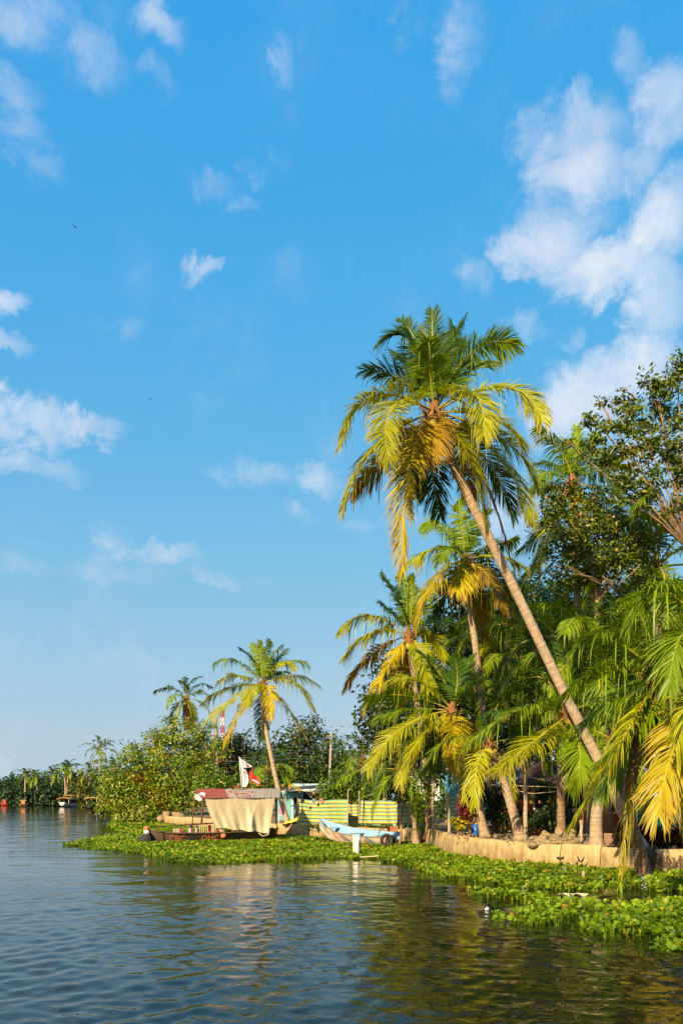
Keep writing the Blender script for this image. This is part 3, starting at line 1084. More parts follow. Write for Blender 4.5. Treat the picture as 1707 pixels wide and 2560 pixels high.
# the tall palm that leans out over the water
palm('coconut_palm', 'tallest coconut palm, long pale trunk leaning left over the river', (1086, 1035), 20.6, [
    (934, 990, -.3, 850, 1112, -.7, 'y'), (984, 1015, -1.3, 968, 1150, -2.3, 'y'), (938, 1118, -.4, 857, 1275, -.6, 'y'), (968, 1140, .4, 884, 1235, .6, 'k'),
    (1022, 1180, -.6, 1006, 1425, -.8, 'o'), (1086, 1080, -.5, 1076, 1140, -.7, 'k'), (1180, 985, -1.4, 1209, 1088, -2.4, 'y'), (1262, 968, -.1, 1357, 1052, -.4, 'y'),
    (1222, 1045, -.9, 1302, 1108, -1.2, 'y'), (1170, 1140, -.6, 1212, 1310, -.9, 'y'), (1258, 1100, .3, 1342, 1218, .3, 'y'), (1248, 1145, -.2, 1326, 1300, -.4, 'y'),
    (1215, 1150, 1.0, 1282, 1290, 1.4, 'g'), (1205, 1195, .9, 1274, 1395, 1.1, 'r'), (1030, 858, .3, 950, 858, .4, 'g'), (1055, 890, .8, 1005, 800, 1.4, 'g'),
    (1082, 885, .4, 1080, 775, .9, 'g'), (1178, 880, .2, 1292, 862, .3, 'l'), (1003, 950, .3, 912, 925, .3, 'g'), (1074, 925, -.5, 1066, 850, -1.2, 'l'),
    (1128, 915, .6, 1130, 815, 1.2, 'g'), (1162, 930, .7, 1236, 905, 1.2, 'l'), (1078, 1150, 1.1, 1100, 1290, 1.3, 'g'), (1040, 1130, 1.2, 1040, 1235, 1.5, 'g'),
    (1125, 880, 1.2, 1160, 800, 2.0, 'g'), (1040, 935, 1.1, 985, 880, 1.8, 'g'), (1150, 1120, 1.3, 1180, 1260, 1.6, 'k')],
    [(1612, 2133, 21.0), (1560, 2040, 21.1), (1497, 1905, 21.2), (1404, 1722, 21.2), (1285, 1472, 21.0), (1162, 1225, 20.8)], 101, r0=.152, r1=.115, nleaf=165, llen=1.0, lw=.029, droop=.34, nuts=8)

# palm standing alone beside the canopied boat
palm('coconut_palm', 'coconut palm standing alone on the embankment beside the canopied boat', (657, 1712), 42.6, [
    (590, 1652, 0, 535, 1660, -.2, 'l'), (590, 1690, -.3, 543, 1706, -.6, 'y'), (568, 1722, .1, 503, 1760, 0, 'y'), (580, 1750, -.3, 512, 1806, -.4, 'y'),
    (602, 1775, -.4, 560, 1866, -.6, 'o'), (632, 1722, -.9, 616, 1762, -1.5, 'y'), (675, 1735, -.8, 676, 1790, -1.2, 'o'), (656, 1785, .5, 655, 1850, .8, 'g'),
    (710, 1760, .1, 767, 1843, .2, 'o'), (733, 1705, -.3, 786, 1776, -.5, 'y'), (737, 1690, .3, 800, 1716, .3, 'y'), (696, 1660, .2, 739, 1668, .1, 'y'),
    (712, 1656, .6, 771, 1662, .8, 'l'), (654, 1655, -.4, 648, 1602, -.8, 'l'), (632, 1652, .3, 600, 1620, .6, 'g'), (672, 1652, .5, 704, 1615, .9, 'l'),
    (684, 1660, .9, 720, 1622, 1.6, 'g'), (645, 1650, .8, 632, 1608, 1.3, 'l'), (690, 1685, .8, 720, 1680, 1.5, 'g'), (664, 1650, 1.2, 672, 1600, 1.9, 'g')],
    [(722, 2064, 42.4), (700, 1990, 42.5), (672, 1860, 42.6), (660, 1780, 42.6)], 102, r0=.145, r1=.105, nleaf=90, llen=.85, lw=.042, droop=.5, nuts=5, s=.8)

# the young palm in the middle of the bank
palm('coconut_palm', 'short palm with yellow fronds above the middle of the striped fence', (1131, 1780), 28.0, [
    (1008, 1738, -.2, 912, 1752, -.4, 'l'), (1008, 1818, -.5, 918, 1922, -.8, 'y'), (1062, 1832, -.8, 1014, 1908, -1.3, 'y'), (1018, 1775, .2, 936, 1798, .2, 'l'),
    (1133, 1828, -.9, 1127, 1912, -1.2, 'o'), (1038, 1700, -.2, 966, 1712, -.3, 'y'), (1090, 1708, .2, 1068, 1650, .4, 'g'), (1106, 1696, .8, 1048, 1628, 1.2, 'g'),
    (1142, 1702, .3, 1136, 1640, .7, 'g'), (1165, 1720, -.3, 1215, 1700, -.5, 'l'), (1180, 1740, .6, 1240, 1745, .9, 'l'), (1172, 1850, -.5, 1190, 1945, -.6, 'k'),
    (1095, 1850, .5, 1072, 1920, .8, 'g'), (1045, 1845, -.2, 1000, 1958, -.4, 'y'), (1150, 1700, 1.0, 1180, 1640, 1.5, 'g')],
    [(1213, 2088, 28.5), (1196, 2020, 28.4), (1172, 1915, 28.2), (1148, 1830, 28.1)], 103, r0=.15, r1=.13, nleaf=150, llen=1.0, lw=.031, droop=.36, nuts=6)

# palm with the bright arching fronds left of the tall trunk
palm('coconut_palm', 'short palm behind the leaning trunk with bright arching green fronds', (1414, 1795), 24.0, [
    (1305, 1772, -1.0, 1163, 1868, -1.8, 'l'), (1325, 1860, -1.4, 1234, 1930, -2.2, 'y'), (1447, 1868, -1.3, 1438, 1958, -1.8, 'l'), (1345, 1692, .6, 1236, 1762, .9, 'g'),
    (1392, 1650, .9, 1330, 1560, 1.4, 'g'), (1418, 1670, .6, 1402, 1525, 1.2, 'g'), (1462, 1665, .8, 1505, 1560, 1.3, 'g'), (1490, 1760, .6, 1560, 1800, .9, 'l'),
    (1370, 1700, 1.4, 1275, 1650, 2.2, 'g'), (1340, 1800, 1.2, 1280, 1880, 1.6, 'g'), (1440, 1880, 1.3, 1470, 1960, 1.6, 'g'), (1350, 1740, .2, 1290, 1720, .3, 'g')],
    [(1403, 2085, 24.4), (1401, 2000, 24.3), (1405, 1880, 24.1)], 104, r0=.13, r1=.12, nleaf=130, llen=1.05, lw=.038, droop=.4, bark='bark_dark', nuts=5)

# near palms at the right edge
palm('coconut_palm', 'nearest palm at the right edge, trunk rising from the broken wall gap', (1645, 1695), 17.2, [
    (1520, 1598, -.3, 1430, 1632, -.5, 'l'), (1510, 1680, -.5, 1402, 1748, -.8, 'l'), (1545, 1738, .3, 1455, 1815, .4, 'l'), (1545, 1868, -.9, 1424, 2066, -1.4, 'y'),
    (1590, 1820, .3, 1545, 1965, .4, 'l'), (1625, 1600, .3, 1590, 1520, .5, 'l'), (1700, 1610, .2, 1780, 1560, .3, 'l'), (1720, 1690, -.5, 1830, 1760, -.8, 'l'),
    (1700, 1830, -.6, 1740, 1980, -.8, 'l'), (1660, 1840, .9, 1690, 1960, 1.2, 'g'), (1610, 1800, -.4, 1500, 1900, -.8, 'l'), (1575, 1640, .9, 1480, 1600, 1.5, 'g'), (1570, 1850, .8, 1490, 1970, 1.1, 'g')],
    [(1612, 2200, 19.9), (1596, 2120, 19.6), (1572, 2040, 18.8), (1574, 1960, 18.3), (1600, 1840, 17.8)], 105, r0=.16, r1=.13, nleaf=150, llen=1.0, lw=.032, droop=.38, bark='bark_dark', nuts=4)
palm('coconut_palm', 'palm standing outside the right edge, its golden fronds hanging into view', (1800, 1640), 15.5, [
    (1655, 1475, -.2, 1572, 1572, -.4, 'l'), (1712, 1580, -.8, 1672, 1725, -1.2, 'l'), (1690, 1850, -.6, 1645, 2040, -1.0, 'o'), (1742, 1740, -.9, 1690, 1850, -1.4, 'y'),
    (1735, 1880, -.2, 1700, 2020, -.4, 'o'), (1720, 1520, .5, 1640, 1440, .8, 'l'), (1880, 1560, 0, 1980, 1640, 0, 'l'), (1800, 1500, .4, 1790, 1380, .8, 'l'), (1850, 1800, .2, 1900, 1960, .3, 'y'), (1720, 1620, .8, 1640, 1680, 1.2, 'g')],
    [(1905, 2140, 18.4), (1850, 1950, 17.0), (1815, 1760, 16.0)], 106, r0=.16, r1=.13, nleaf=120, llen=1.0, lw=.04, droop=.4, nuts=4)

# palms behind
palm('coconut_palm', 'second tallest palm, slim curved trunk just left of the leaning trunk', (1163, 1402), 30.0, [
    (1090, 1372, 0, 1000, 1428, -.2, 'y'), (1092, 1445, -.7, 1036, 1555, -1.1, 'o'), (1226, 1448, -.6, 1262, 1525, -.9, 'k'), (1111, 1322, .2, 1060, 1312, .3, 'l'),
    (1155, 1320, -.3, 1147, 1250, -.5, 'l'), (1250, 1392, .2, 1318, 1425, .3, 'y'), (1190, 1330, .7, 1215, 1275, 1.1, 'g'), (1130, 1370, -1.0, 1098, 1400, -1.8, 'l'),
    (1157, 1432, -.6, 1142, 1475, -1.0, 'o'), (1110, 1490, 1.1, 1085, 1575, 1.4, 'g'), (1220, 1370, .9, 1290, 1350, 1.5, 'l'), (1240, 1440, 1.0, 1300, 1530, 1.3, 'g'), (1190, 1480, 1.0, 1210, 1590, 1.3, 'k')],
    [(1240, 2060, 31.0), (1225, 1900, 30.8), (1204, 1745, 30.5), (1186, 1600, 30.2), (1168, 1480, 30.0)], 107, r0=.15, r1=.12, nleaf=120, llen=1.05, lw=.046, droop=.5, nuts=7)
palm('coconut_palm', 'palm with drooping golden fronds left of the slim curved trunk', (1021, 1590), 34.0, [
    (920, 1540, 0, 847, 1582, -.2, 'y'), (932, 1582, -.5, 857, 1645, -.8, 'y'), (925, 1640, .1, 860, 1722, .1, 'k'), (967, 1668, -.5, 911, 1772, -.8, 'o'),
    (996, 1505, .1, 953, 1432, .3, 'g'), (982, 1535, .6, 950, 1506, 1.0, 'g'), (1016, 1505, .5, 1004, 1436, 1.0, 'g'), (1030, 1500, -.4, 1026, 1440, -.8, 'l'),
    (1058, 1512, .2, 1080, 1460, .4, 'l'), (1010, 1670, .7, 998, 1760, 1.0, 'k'), (1075, 1590, .4, 1110, 1640, .5, 'y'), (1062, 1650, -.6, 1075, 1720, -.9, 'y'), (1085, 1550, .8, 1130, 1560, 1.3, 'g')],
    [(1075, 2058, 35.5), (1062, 1900, 35.2), (1040, 1740, 34.6)], 108, r0=.15, r1=.12, nleaf=110, llen=1.05, lw=.05, droop=.55, nuts=6)
palm('coconut_palm', 'palm rising behind the fruit tree near the top right', (1430, 1212), 27.5, [
    (1402, 1130, -.2, 1338, 1073, -.4, 'l'), (1420, 1140, .4, 1386, 1088, .7, 'l'), (1440, 1130, .1, 1440, 1068, .3, 'l'), (1458, 1140, .6, 1490, 1082, 1.0, 'l'),
    (1500, 1180, .2, 1548, 1235, .2, 'l'), (1560, 1248, -.3, 1650, 1325, -.4, 'l'), (1362, 1182, -.2, 1344, 1225, -.4, 'l'), (1365, 1310, .5, 1295, 1378, .7, 'l'),
    (1378, 1320, -.4, 1340, 1420, -.6, 'y'), (1540, 1290, .6, 1620, 1350, .8, 'y'), (1395, 1165, .9, 1330, 1160, 1.5, 'l'), (1480, 1160, .9, 1540, 1150, 1.5, 'l'), (1450, 1320, -.5, 1470, 1420, -.7, 'k')],
    [(1470, 2060, 29.0), (1460, 1800, 28.6), (1442, 1500, 28.0)], 109, r0=.16, r1=.12, nleaf=110, llen=1.0, lw=.036, droop=.5, nuts=6)
palm_auto('coconut_palm', 'dark young palm leaning over the blue boat stern', (1004, 1925), 33.0, 3.0, 11, [(1040, 2112, 33.6), (1032, 2040, 33.4), (1015, 1975, 33.1)], 110, tones='gggl', nleaf=46, llen=.75, lw=.045, r0=.13, r1=.11, bark='bark', nuts=2, oldest=-40,
          extra=[(900, 1925, -.2, 845, 1958, -.3, 'l'), (960, 1960, -.6, 930, 2040, -.9, 'l'), (1040, 1990, -.5, 1052, 2070, -.7, 'g')])
palm_auto('coconut_palm', 'leaning palm trunk between the slim post and the middle palm', (1222, 1862), 26.0, 2.6, 9, [(1302, 2106, 26.4), (1285, 2040, 26.3), (1255, 1945, 26.2)], 111, tones='ggly', nleaf=50, llen=.8, lw=.042, r0=.17, r1=.14, nuts=3, oldest=-60, extra=[(1215, 1920, -.4, 1195, 1985, -.6, 'k')])
palm_auto('coconut_palm', 'large dark palm in the shade behind the leaning trunk', (1395, 1610), 30.0, 4.4, 20, [(1440, 2060, 31.0), (1425, 1850, 30.6)], 112, tones='glgl', nleaf=70, llen=.9, lw=.034, nuts=3, oldest=-65)
palm_auto('coconut_palm', 'dark palm crown behind the middle of the grove', (1290, 1560), 34.0, 4.2, 20, [(1330, 2050, 35.0), (1310, 1800, 34.5)], 113, tones='gllyk', nleaf=64, llen=.9, lw=.04, nuts=3, oldest=-70)
palm_auto('coconut_palm', 'palm filling the gap right of the fruit tree', (1640, 1420), 26.0, 4.0, 20, [(1660, 2060, 27.0), (1650, 1700, 26.5)], 114, tones='glll', nleaf=70, llen=.9, lw=.034, nuts=3, oldest=-60)
palm_auto('coconut_palm', 'palm crown filling the grove left of the leaning trunk', (1300, 1690), 33.0, 4.0, 17, [(1310, 2060, 34.0), (1306, 1850, 33.5)], 119, tones='glgl', nleaf=80, llen=.9, lw=.034, nuts=3, oldest=-60)
palm_auto('coconut_palm', 'palm crown close behind the middle of the leaning trunk', (1490, 1640), 25.0, 3.3, 17, [(1500, 2060, 27.0), (1494, 1850, 26.0)], 120, tones='glll', nleaf=80, llen=.9, lw=.034, nuts=3, oldest=-60)
palm_auto('coconut_palm', 'palm crown under the fruit tree', (1560, 1560), 28.0, 3.4, 16, [(1560, 2060, 30.0), (1560, 1850, 29.0)], 122, tones='gllg', nleaf=74, llen=.9, lw=.036, nuts=3, oldest=-60)
palm_auto('coconut_palm', 'short palm showing its stout trunk beside the soil heap', (1530, 1850), 22.5, 2.6, 9, [(1490, 2114, 22.6), (1490, 2040, 22.6), (1505, 1940, 22.5)], 115, tones='ggll', nleaf=50, llen=.8, lw=.04, r0=.17, r1=.15, nuts=2, oldest=-45)
palm_auto('coconut_palm', 'palm with brown dead skirt behind the leafy bush tree', (468, 1748), 68.0, 3.2, 13, [(548, 1990, 69.0), (536, 1930, 68.8), (512, 1860, 68.5), (478, 1780, 68.1)], 116, tones='gglly', nleaf=36, llen=.75, lw=.07, nuts=4, oldest=-60,
          extra=[(466, 1785, -.3, 464, 1818, -.4, 'd'), (474, 1785, -.2, 476, 1820, -.2, 'd'), (470, 1788, .3, 470, 1822, .3, 'd')])
palm_auto('coconut_palm', 'young low palm beneath the lone embankment palm', (668, 1925), 60.0, 2.8, 10, [(668, 2030, 60.0), (668, 1990, 60.0)], 117, tones='ggll', nleaf=34, llen=.8, lw=.07, nuts=0, oldest=-30)
palm_auto('coconut_palm', 'young palm fanning up behind the striped fence', (905, 1900), 46.0, 3.0, 11, [(915, 2050, 46.0), (910, 1970, 46.0)], 118, tones='ggll', nleaf=36, llen=.8, lw=.055, nuts=0, oldest=-35)
_gf = empty('fallen_frond', at(720, 1965, 44), 'golden dry frond lying on the shack roof edge', 'frond')
frond(at(684, 1982, 44), at(712, 1960, 43.6), at(750, 1972, 43.4), GOLD, _gf, np.random.default_rng(5), nleaf=40, llen=.5, lw=.05, droop=.7, dry=.4)
_hf = empty('hanging_frond', at(1580, 1935, 17.6), 'dried yellow frond hanging straight down the near palm trunk', 'frond')
frond(at(1582, 1930, 17.7), at(1572, 2010, 17.5), at(1550, 2175, 17.4), (.36, .3, .02), _hf, np.random.default_rng(6), nleaf=26, llen=.5, lw=.026, droop=2.0, dry=.3)

# far palms on the bend
FARP = [((64, 1938), 222, 3.8, 2008, 'far palm standing highest among the left woods'), ((90, 1944), 215, 3.6, 2005, 'far palm with white bent trunk left of the white houseboat'),
        ((131, 1935), 215, 3.4, 2000, 'small far palm between the two orange river boats and the white houseboat'), ((163, 1925), 208, 3.6, 2006, 'far palm above the white houseboat, left of its twin'),
        ((173, 1922), 206, 4.2, 2006, 'broad far palm above the white houseboat'), ((224, 1928), 185, 4.0, 2004, 'golden far palm above the dark houseboat'),
        ((252, 1875), 170, 4.6, 2000, 'tall solitary far palm rising above the far trees'), ((286, 1922), 150, 4.0, 1990, 'far palm just left of the leafy bush tree'),
        ((32, 1950), 235, 3.4, 2004, 'far palm near the left edge'), ((262, 1935), 165, 3.6, 1998, 'far palm right behind the tall solitary one')]
for i, (c, Y, rr, by, lab) in enumerate(FARP):
    dx = [0, 10, -2, 2, -8, 12, -4, 0, 0, 3][i]
    palm_auto('coconut_palm', lab, c, Y, rr, 14, [(c[0] + dx, by, Y), (c[0] + dx * .45, (by + c[1]) / 2, Y)], 300 + i, tones='gglly' if i in (4, 5, 6) else 'ggl', nleaf=16, llen=1.0, lw=.2, droop=.5, group='far palms on the river bend', r0=.28, r1=.2, oldest=-60, single=True)

# ================================================================ BROADLEAF TREES
def leaves(name, blobs, n, size, mat, parent, seed, per=36, spread=.30, shell=.55, upb=.6, aspect=.55, vbias=0.0, kind=None):
    """crown: small leaves in clumps spread through ellipsoids (centre, radii)"""
    rng = np.random.default_rng(seed)
    vol = np.array([(b[1][0] * b[1][1] * b[1][2]) ** .75 for b in blobs])
    cnt = np.maximum(1, (vol / vol.sum() * n / per).astype(int))
    cc, oc = [], []
    for (c, r), k in zip(blobs, cnt):
        d = rng.normal(size=(k, 3))
        d /= np.linalg.norm(d, axis=1, keepdims=True)
        rad = shell + (1 - shell) * rng.random(k) ** .6
        p = np.array(c) + d * np.array(r) * rad[:, None]
        cc.append(p)
        oc.append(d)
    cc, oc = np.vstack(cc), np.vstack(oc)
    k = len(cc)
    vclump = rng.normal(0, .13, k)
    N = k * per
    sp = spread * rng.uniform(.6, 1.3, k)
    P = np.repeat(cc, per, 0) + np.clip(rng.normal(size=(N, 3)), -1.7, 1.7) * np.repeat(sp, per)[:, None] * np.array([1, 1, .7])
    nrm = np.repeat(oc, per, 0) * .6 + np.array([0, 0, upb]) + rng.normal(0, .55, (N, 3))
    nrm /= np.linalg.norm(nrm, axis=1, keepdims=True)
    ax = rng.normal(size=(N, 3)) + np.array([0, 0, -.5])
    ax -= nrm * (ax * nrm).sum(1, keepdims=True)
    ax /= np.linalg.norm(ax, axis=1, keepdims=True)
    sd = np.cross(nrm, ax)
    s = size * rng.uniform(.65, 1.25, N)
    a, b = ax * s[:, None] * .5, sd * (s * aspect * .5)[:, None]
    lift = nrm * (s * .12)[:, None]
    V = np.stack([P - a, P - a * .25 + b + lift, P + a * .45 + b * .8 + lift, P + a * 1.1, P + a * .45 - b * .8 + lift, P - a * .25 - b + lift], 1)
    idx = np.arange(N)[:, None] * 6
    q = np.concatenate([idx + np.array([[0, 1, 2, 3]]), idx + np.array([[0, 3, 4, 5]])], 1).ravel()
    var = np.clip(.5 + np.repeat(vclump, per) + rng.normal(0, .2, N) + vbias, 0, 1)
    o = mesh_np(name, V.reshape(-1, 3), q, np.full(2 * N, 4), mat, parent, attrs={'var': np.repeat(var, 6)})
    if kind: o['kind'] = kind
    return o


def tree(name, label, Y, blobs_px, base_px, n, size, mat, seed, group=None, depth=.8, r0=.2, limbs=True, spread=None, per=36, cat='tree', shell=.55, dry=None, drymat='leaf_dry', vbias=0.0, upb=.6, limb_mat='wood', fork_px=None):
    """blobs_px: (px, py, rx, ry) at distance Y (+dY as an optional fifth)"""
    k = Y / F
    rnd = random.Random(seed)
    bl = []
    for b in blobs_px:
        dy = b[4] if len(b) > 4 else rnd.uniform(-.6, .6) * depth * b[2] * k
        bl.append((at(b[0], b[1], Y + dy), (b[2] * k, max(b[2], b[3]) * k * depth, b[3] * k)))
    base = at(base_px[0], base_px[1], Y)
    base.z = min(base.z, .62)
    root = empty(name, base, label, cat, group)
    cen = sum((b[0] for b in bl), Vector()) / len(bl)
    fork = base.lerp(Vector((cen.x, cen.y, cen.z)), .45)
    if fork_px: fork = at(fork_px[0], fork_px[1], Y)
    mb = MB()
    mb.tube([base - Vector((0, 0, .2)), base.lerp(fork, .5) + Vector((.08, 0, 0)), fork], [r0 * 1.25, r0, r0 * .8], n=9, jitter=.06)
    if limbs:
        for (c, r) in bl:
            mid = fork.lerp(c, .55) + Vector((rnd.uniform(-.2, .2), rnd.uniform(-.2, .2), rnd.uniform(-.1, .35))) * r0 * 5
            end = c + Vector((rnd.uniform(-.3, .3) * r[0], rnd.uniform(-.3, .3) * r[1], r[2] * .5))
            mb.tube([fork - Vector((0, 0, .1)), mid, c, end], [r0 * .42, r0 * .3, r0 * .17, r0 * .05], n=6, jitter=.06)
            for q in range(4):
                d = Vector((rnd.uniform(-1, 1), rnd.uniform(-1, 1), rnd.uniform(-.5, 1)))
                e = c + Vector((d.x * r[0], d.y * r[1], d.z * r[2])) * .85
                mb.tube([mid.lerp(c, rnd.uniform(.4, 1)), (c + e) / 2 + Vector((0, 0, .1 * r[2])), e], [r0 * .2, r0 * .12, r0 * .04], n=4)
    mb.build('trunk', M[limb_mat], root, smooth=True, recalc=False)
    leaves('crown', bl, n, size, M[mat], root, seed, per=per, spread=spread or size * 2.0, shell=shell, vbias=vbias, upb=upb)
    if dry:
        bd = [(at(b[0], b[1], Y - .4), (b[2] * k, b[2] * k * .5, b[3] * k)) for b in dry]
        leaves('dry_creeper', bd, int(n * .14), size * .8, M[drymat], root, seed + 1, per=24, spread=size * 1.4, shell=.2, upb=-.2, aspect=.3)
    return root


tree('almond_tree', 'open branched tree with round green leaf clusters at the upper right', 24.0, [
    (1640, 965, 62, 45), (1560, 1008, 55, 32), (1500, 1062, 45, 32), (1575, 1065, 50, 40), (1690, 925, 45, 50), (1650, 1045, 60, 50), (1500, 1130, 62, 50), (1575, 1135, 60, 45), (1650, 1125, 62, 55),
    (1545, 1195, 50, 40), (1620, 1205, 60, 45), (1700, 1200, 50, 70), (1660, 1285, 40, 30), (1590, 1258, 40, 25), (1720, 1060, 50, 80), (1420, 1110, 25, 18), (1500, 1010, 18, 10)],
    (1760, 2060), 6800, .135, 'leaf_almond', 21, r0=.085, spread=.13, per=26, shell=.15, vbias=.1, depth=.5, fork_px=(1725, 1370))
ft = tree('fruit_tree', 'rounded dark tree with small pink fruits between two palms', 25.5, [
    (1400, 1238, 52, 34), (1368, 1292, 36, 45), (1440, 1320, 80, 60), (1540, 1318, 75, 55), (1605, 1365, 45, 50), (1490, 1405, 90, 48), (1405, 1372, 50, 50), (1560, 1415, 70, 40), (1430, 1440, 60, 26), (1480, 1250, 40, 30), (1380, 1215, 25, 15)],
    (1520, 2060), 8200, .125, 'leaf_almond', 22, r0=.13, spread=.17, per=24, shell=.4, vbias=.03, depth=.6, fork_px=(1490, 1500))
for (px, py) in ((1480, 1300), (1433, 1383), (1396, 1417), (1450, 1286), (1533, 1292), (1540, 1375), (1365, 1245)):
    mf = MB()
    mf.lathe(at(px, py, 24.2), [(.01, -.045), (.035, -.03), (.042, 0), (.032, .03), (.01, .042)], n=8)
    mf.build('fruit', surf('fruit_skin', (0.55, 0.16, 0.10), (0.5, 0.25, 0.08), rough=.5), ft, smooth=True)
mb = MB()
for pts in ([(1520, 1470), (1460, 1440), (1430, 1420), (1405, 1425)], [(1500, 1455), (1475, 1442), (1440, 1435), (1420, 1415)], [(1560, 1480), (1545, 1460), (1580, 1432), (1600, 1410)], [(1540, 1480), (1520, 1455), (1505, 1440)], [(1400, 1310), (1360, 1320), (1330, 1335), (1310, 1325)]):
    P = [at(x, y, 24.3 - .2 * i) for i, (x, y) in enumerate(pts)]
    mb.tube(P, [.03 - .006 * i for i in range(len(P))], n=5)
mb.build('bare_twigs', M['wood'], ft, smooth=True)

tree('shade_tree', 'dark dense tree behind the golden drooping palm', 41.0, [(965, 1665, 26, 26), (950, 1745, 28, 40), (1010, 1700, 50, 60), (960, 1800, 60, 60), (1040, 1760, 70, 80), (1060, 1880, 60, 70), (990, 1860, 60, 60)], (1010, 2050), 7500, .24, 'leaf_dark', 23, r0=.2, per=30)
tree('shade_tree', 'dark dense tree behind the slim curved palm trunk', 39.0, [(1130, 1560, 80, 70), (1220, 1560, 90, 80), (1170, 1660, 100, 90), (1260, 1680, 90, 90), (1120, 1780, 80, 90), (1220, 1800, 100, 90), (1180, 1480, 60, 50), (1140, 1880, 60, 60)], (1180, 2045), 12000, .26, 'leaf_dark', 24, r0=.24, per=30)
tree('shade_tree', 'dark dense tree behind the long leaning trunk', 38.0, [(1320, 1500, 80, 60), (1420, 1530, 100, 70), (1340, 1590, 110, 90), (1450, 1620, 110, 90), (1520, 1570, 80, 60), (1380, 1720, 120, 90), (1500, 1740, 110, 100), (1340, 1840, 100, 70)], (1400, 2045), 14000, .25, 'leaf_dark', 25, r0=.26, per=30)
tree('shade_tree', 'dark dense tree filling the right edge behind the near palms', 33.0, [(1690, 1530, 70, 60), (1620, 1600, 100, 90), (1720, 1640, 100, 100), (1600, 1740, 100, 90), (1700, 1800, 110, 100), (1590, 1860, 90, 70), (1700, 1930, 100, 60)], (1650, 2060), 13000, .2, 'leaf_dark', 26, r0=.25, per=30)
tree('bush_tree', 'big leafy lime green bush tree hanging over the left hyacinth', 63.0, [
    (455, 1840, 62, 32), (415, 1880, 60, 40), (500, 1880, 45, 45), (355, 1905, 55, 28), (440, 1935, 75, 50), (345, 1945, 55, 40), (290, 1955, 40, 35), (500, 1950, 50, 45), (400, 1985, 70, 40), (320, 1990, 60, 40), (268, 1990, 26, 30), (465, 2000, 55, 30), (360, 2030, 70, 22), (290, 2022, 40, 24), (420, 2035, 40, 18), (345, 1868, 32, 9), (390, 1835, 26, 18), (318, 1885, 20, 8), (432, 1808, 24, 12), (512, 1822, 24, 14), (268, 1940, 20, 12), (548, 1868, 18, 22), (252, 2005, 14, 20)],
    (467, 2046), 24000, .215, 'leaf_lime', 27, r0=.16, spread=.36, per=26, shell=.55, vbias=.2, dry=[(350, 1948, 26, 18), (405, 2020, 26, 24), (385, 1985, 20, 15), (330, 2000, 16, 14)])
tree('olive_tree', 'olive and rust coloured tree between the bush tree and the flags', 76.0, [(560, 1880, 50, 40), (600, 1865, 40, 34), (545, 1930, 55, 45), (610, 1920, 55, 50), (580, 1955, 60, 35), (640, 1900, 35, 35), (505, 1900, 30, 40)], (580, 2012), 6500, .34, 'leaf_olive', 28, r0=.2, vbias=.06)
tree('leafy_tree', 'green tree behind the concrete pole and shack roofs', 72.0, [(770, 1822, 40, 34), (735, 1865, 50, 45), (800, 1865, 50, 45), (835, 1895, 45, 40), (700, 1905, 50, 45), (770, 1915, 70, 45), (870, 1925, 40, 35), (830, 1945, 50, 30), (720, 1945, 50, 30)], (770, 2010), 9000, .30, 'leaf_mid', 29, r0=.22, vbias=.08)
tree('garden_bush', 'green bush growing over the terracotta house behind the fence', 44.0, [(838, 1962, 34, 24), (870, 1978, 36, 24), (830, 1990, 30, 18), (895, 1965, 22, 20), (905, 1995, 24, 16)], (855, 2050), 3600, .17, 'leaf_lime', 30, r0=.06, cat='bush', vbias=-.1)
tree('garden_bush', 'low bright bush behind the red corrugated canopy', 56.0, [(530, 1962, 32, 13), (570, 1958, 34, 12), (600, 1968, 30, 10), (505, 1975, 20, 16), (640, 1965, 34, 14)], (560, 2012), 2600, .22, 'leaf_lime', 31, r0=.06, cat='bush')
tree('sapling', 'bright green sapling among the dark trunks right of the boat', 32.4, [(1062, 1955, 34, 28), (1085, 1990, 28, 26), (1050, 2010, 24, 24), (1105, 2020, 18, 22), (1040, 1975, 18, 20)], (1060, 2086), 1000, .13, 'leaf_lime', 32, r0=.05, vbias=-.12)
tree('sapling', 'thin sapling with crooked stem at the wall corner', 32.8, [(1003, 1995, 18, 14), (1012, 1975, 14, 14)], (996, 2112), 500, .12, 'leaf_mid', 33, r0=.055)
# planting below the palms
tree('croton_plant', 'red leaved croton beside the blue drum', 28.6, [(1168, 2005, 14, 22), (1172, 2030, 16, 20), (1164, 2050, 12, 14)], (1168, 2088), 900, .17, 'leaf_red', 34, r0=.025, cat='plant', spread=.12)
tree('croton_plant', 'yellow leaved plant at the foot of the croton', 28.4, [(1146, 2060, 12, 12), (1152, 2052, 8, 8)], (1148, 2088), 260, .2, 'leaf_yellow', 35, r0=.02, cat='plant', spread=.1)
tree('garden_bush', 'tall dark potted shrub left of the orange house', 30.0, [(1230, 2010, 22, 34), (1222, 1985, 16, 22), (1240, 2040, 20, 24), (1275, 2015, 18, 36), (1262, 2050, 18, 20)], (1240, 2082), 1800, .14, 'leaf_dark', 37, r0=.03, cat='bush')
tree('garden_bush', 'dark flowering shrubs before the orange house porch', 27.6, [(1345, 2058, 20, 16), (1378, 2052, 18, 22), (1392, 2030, 14, 24), (1325, 2062, 14, 12)], (1365, 2092), 1800, .11, 'leaf_mid', 38, r0=.025, cat='bush')

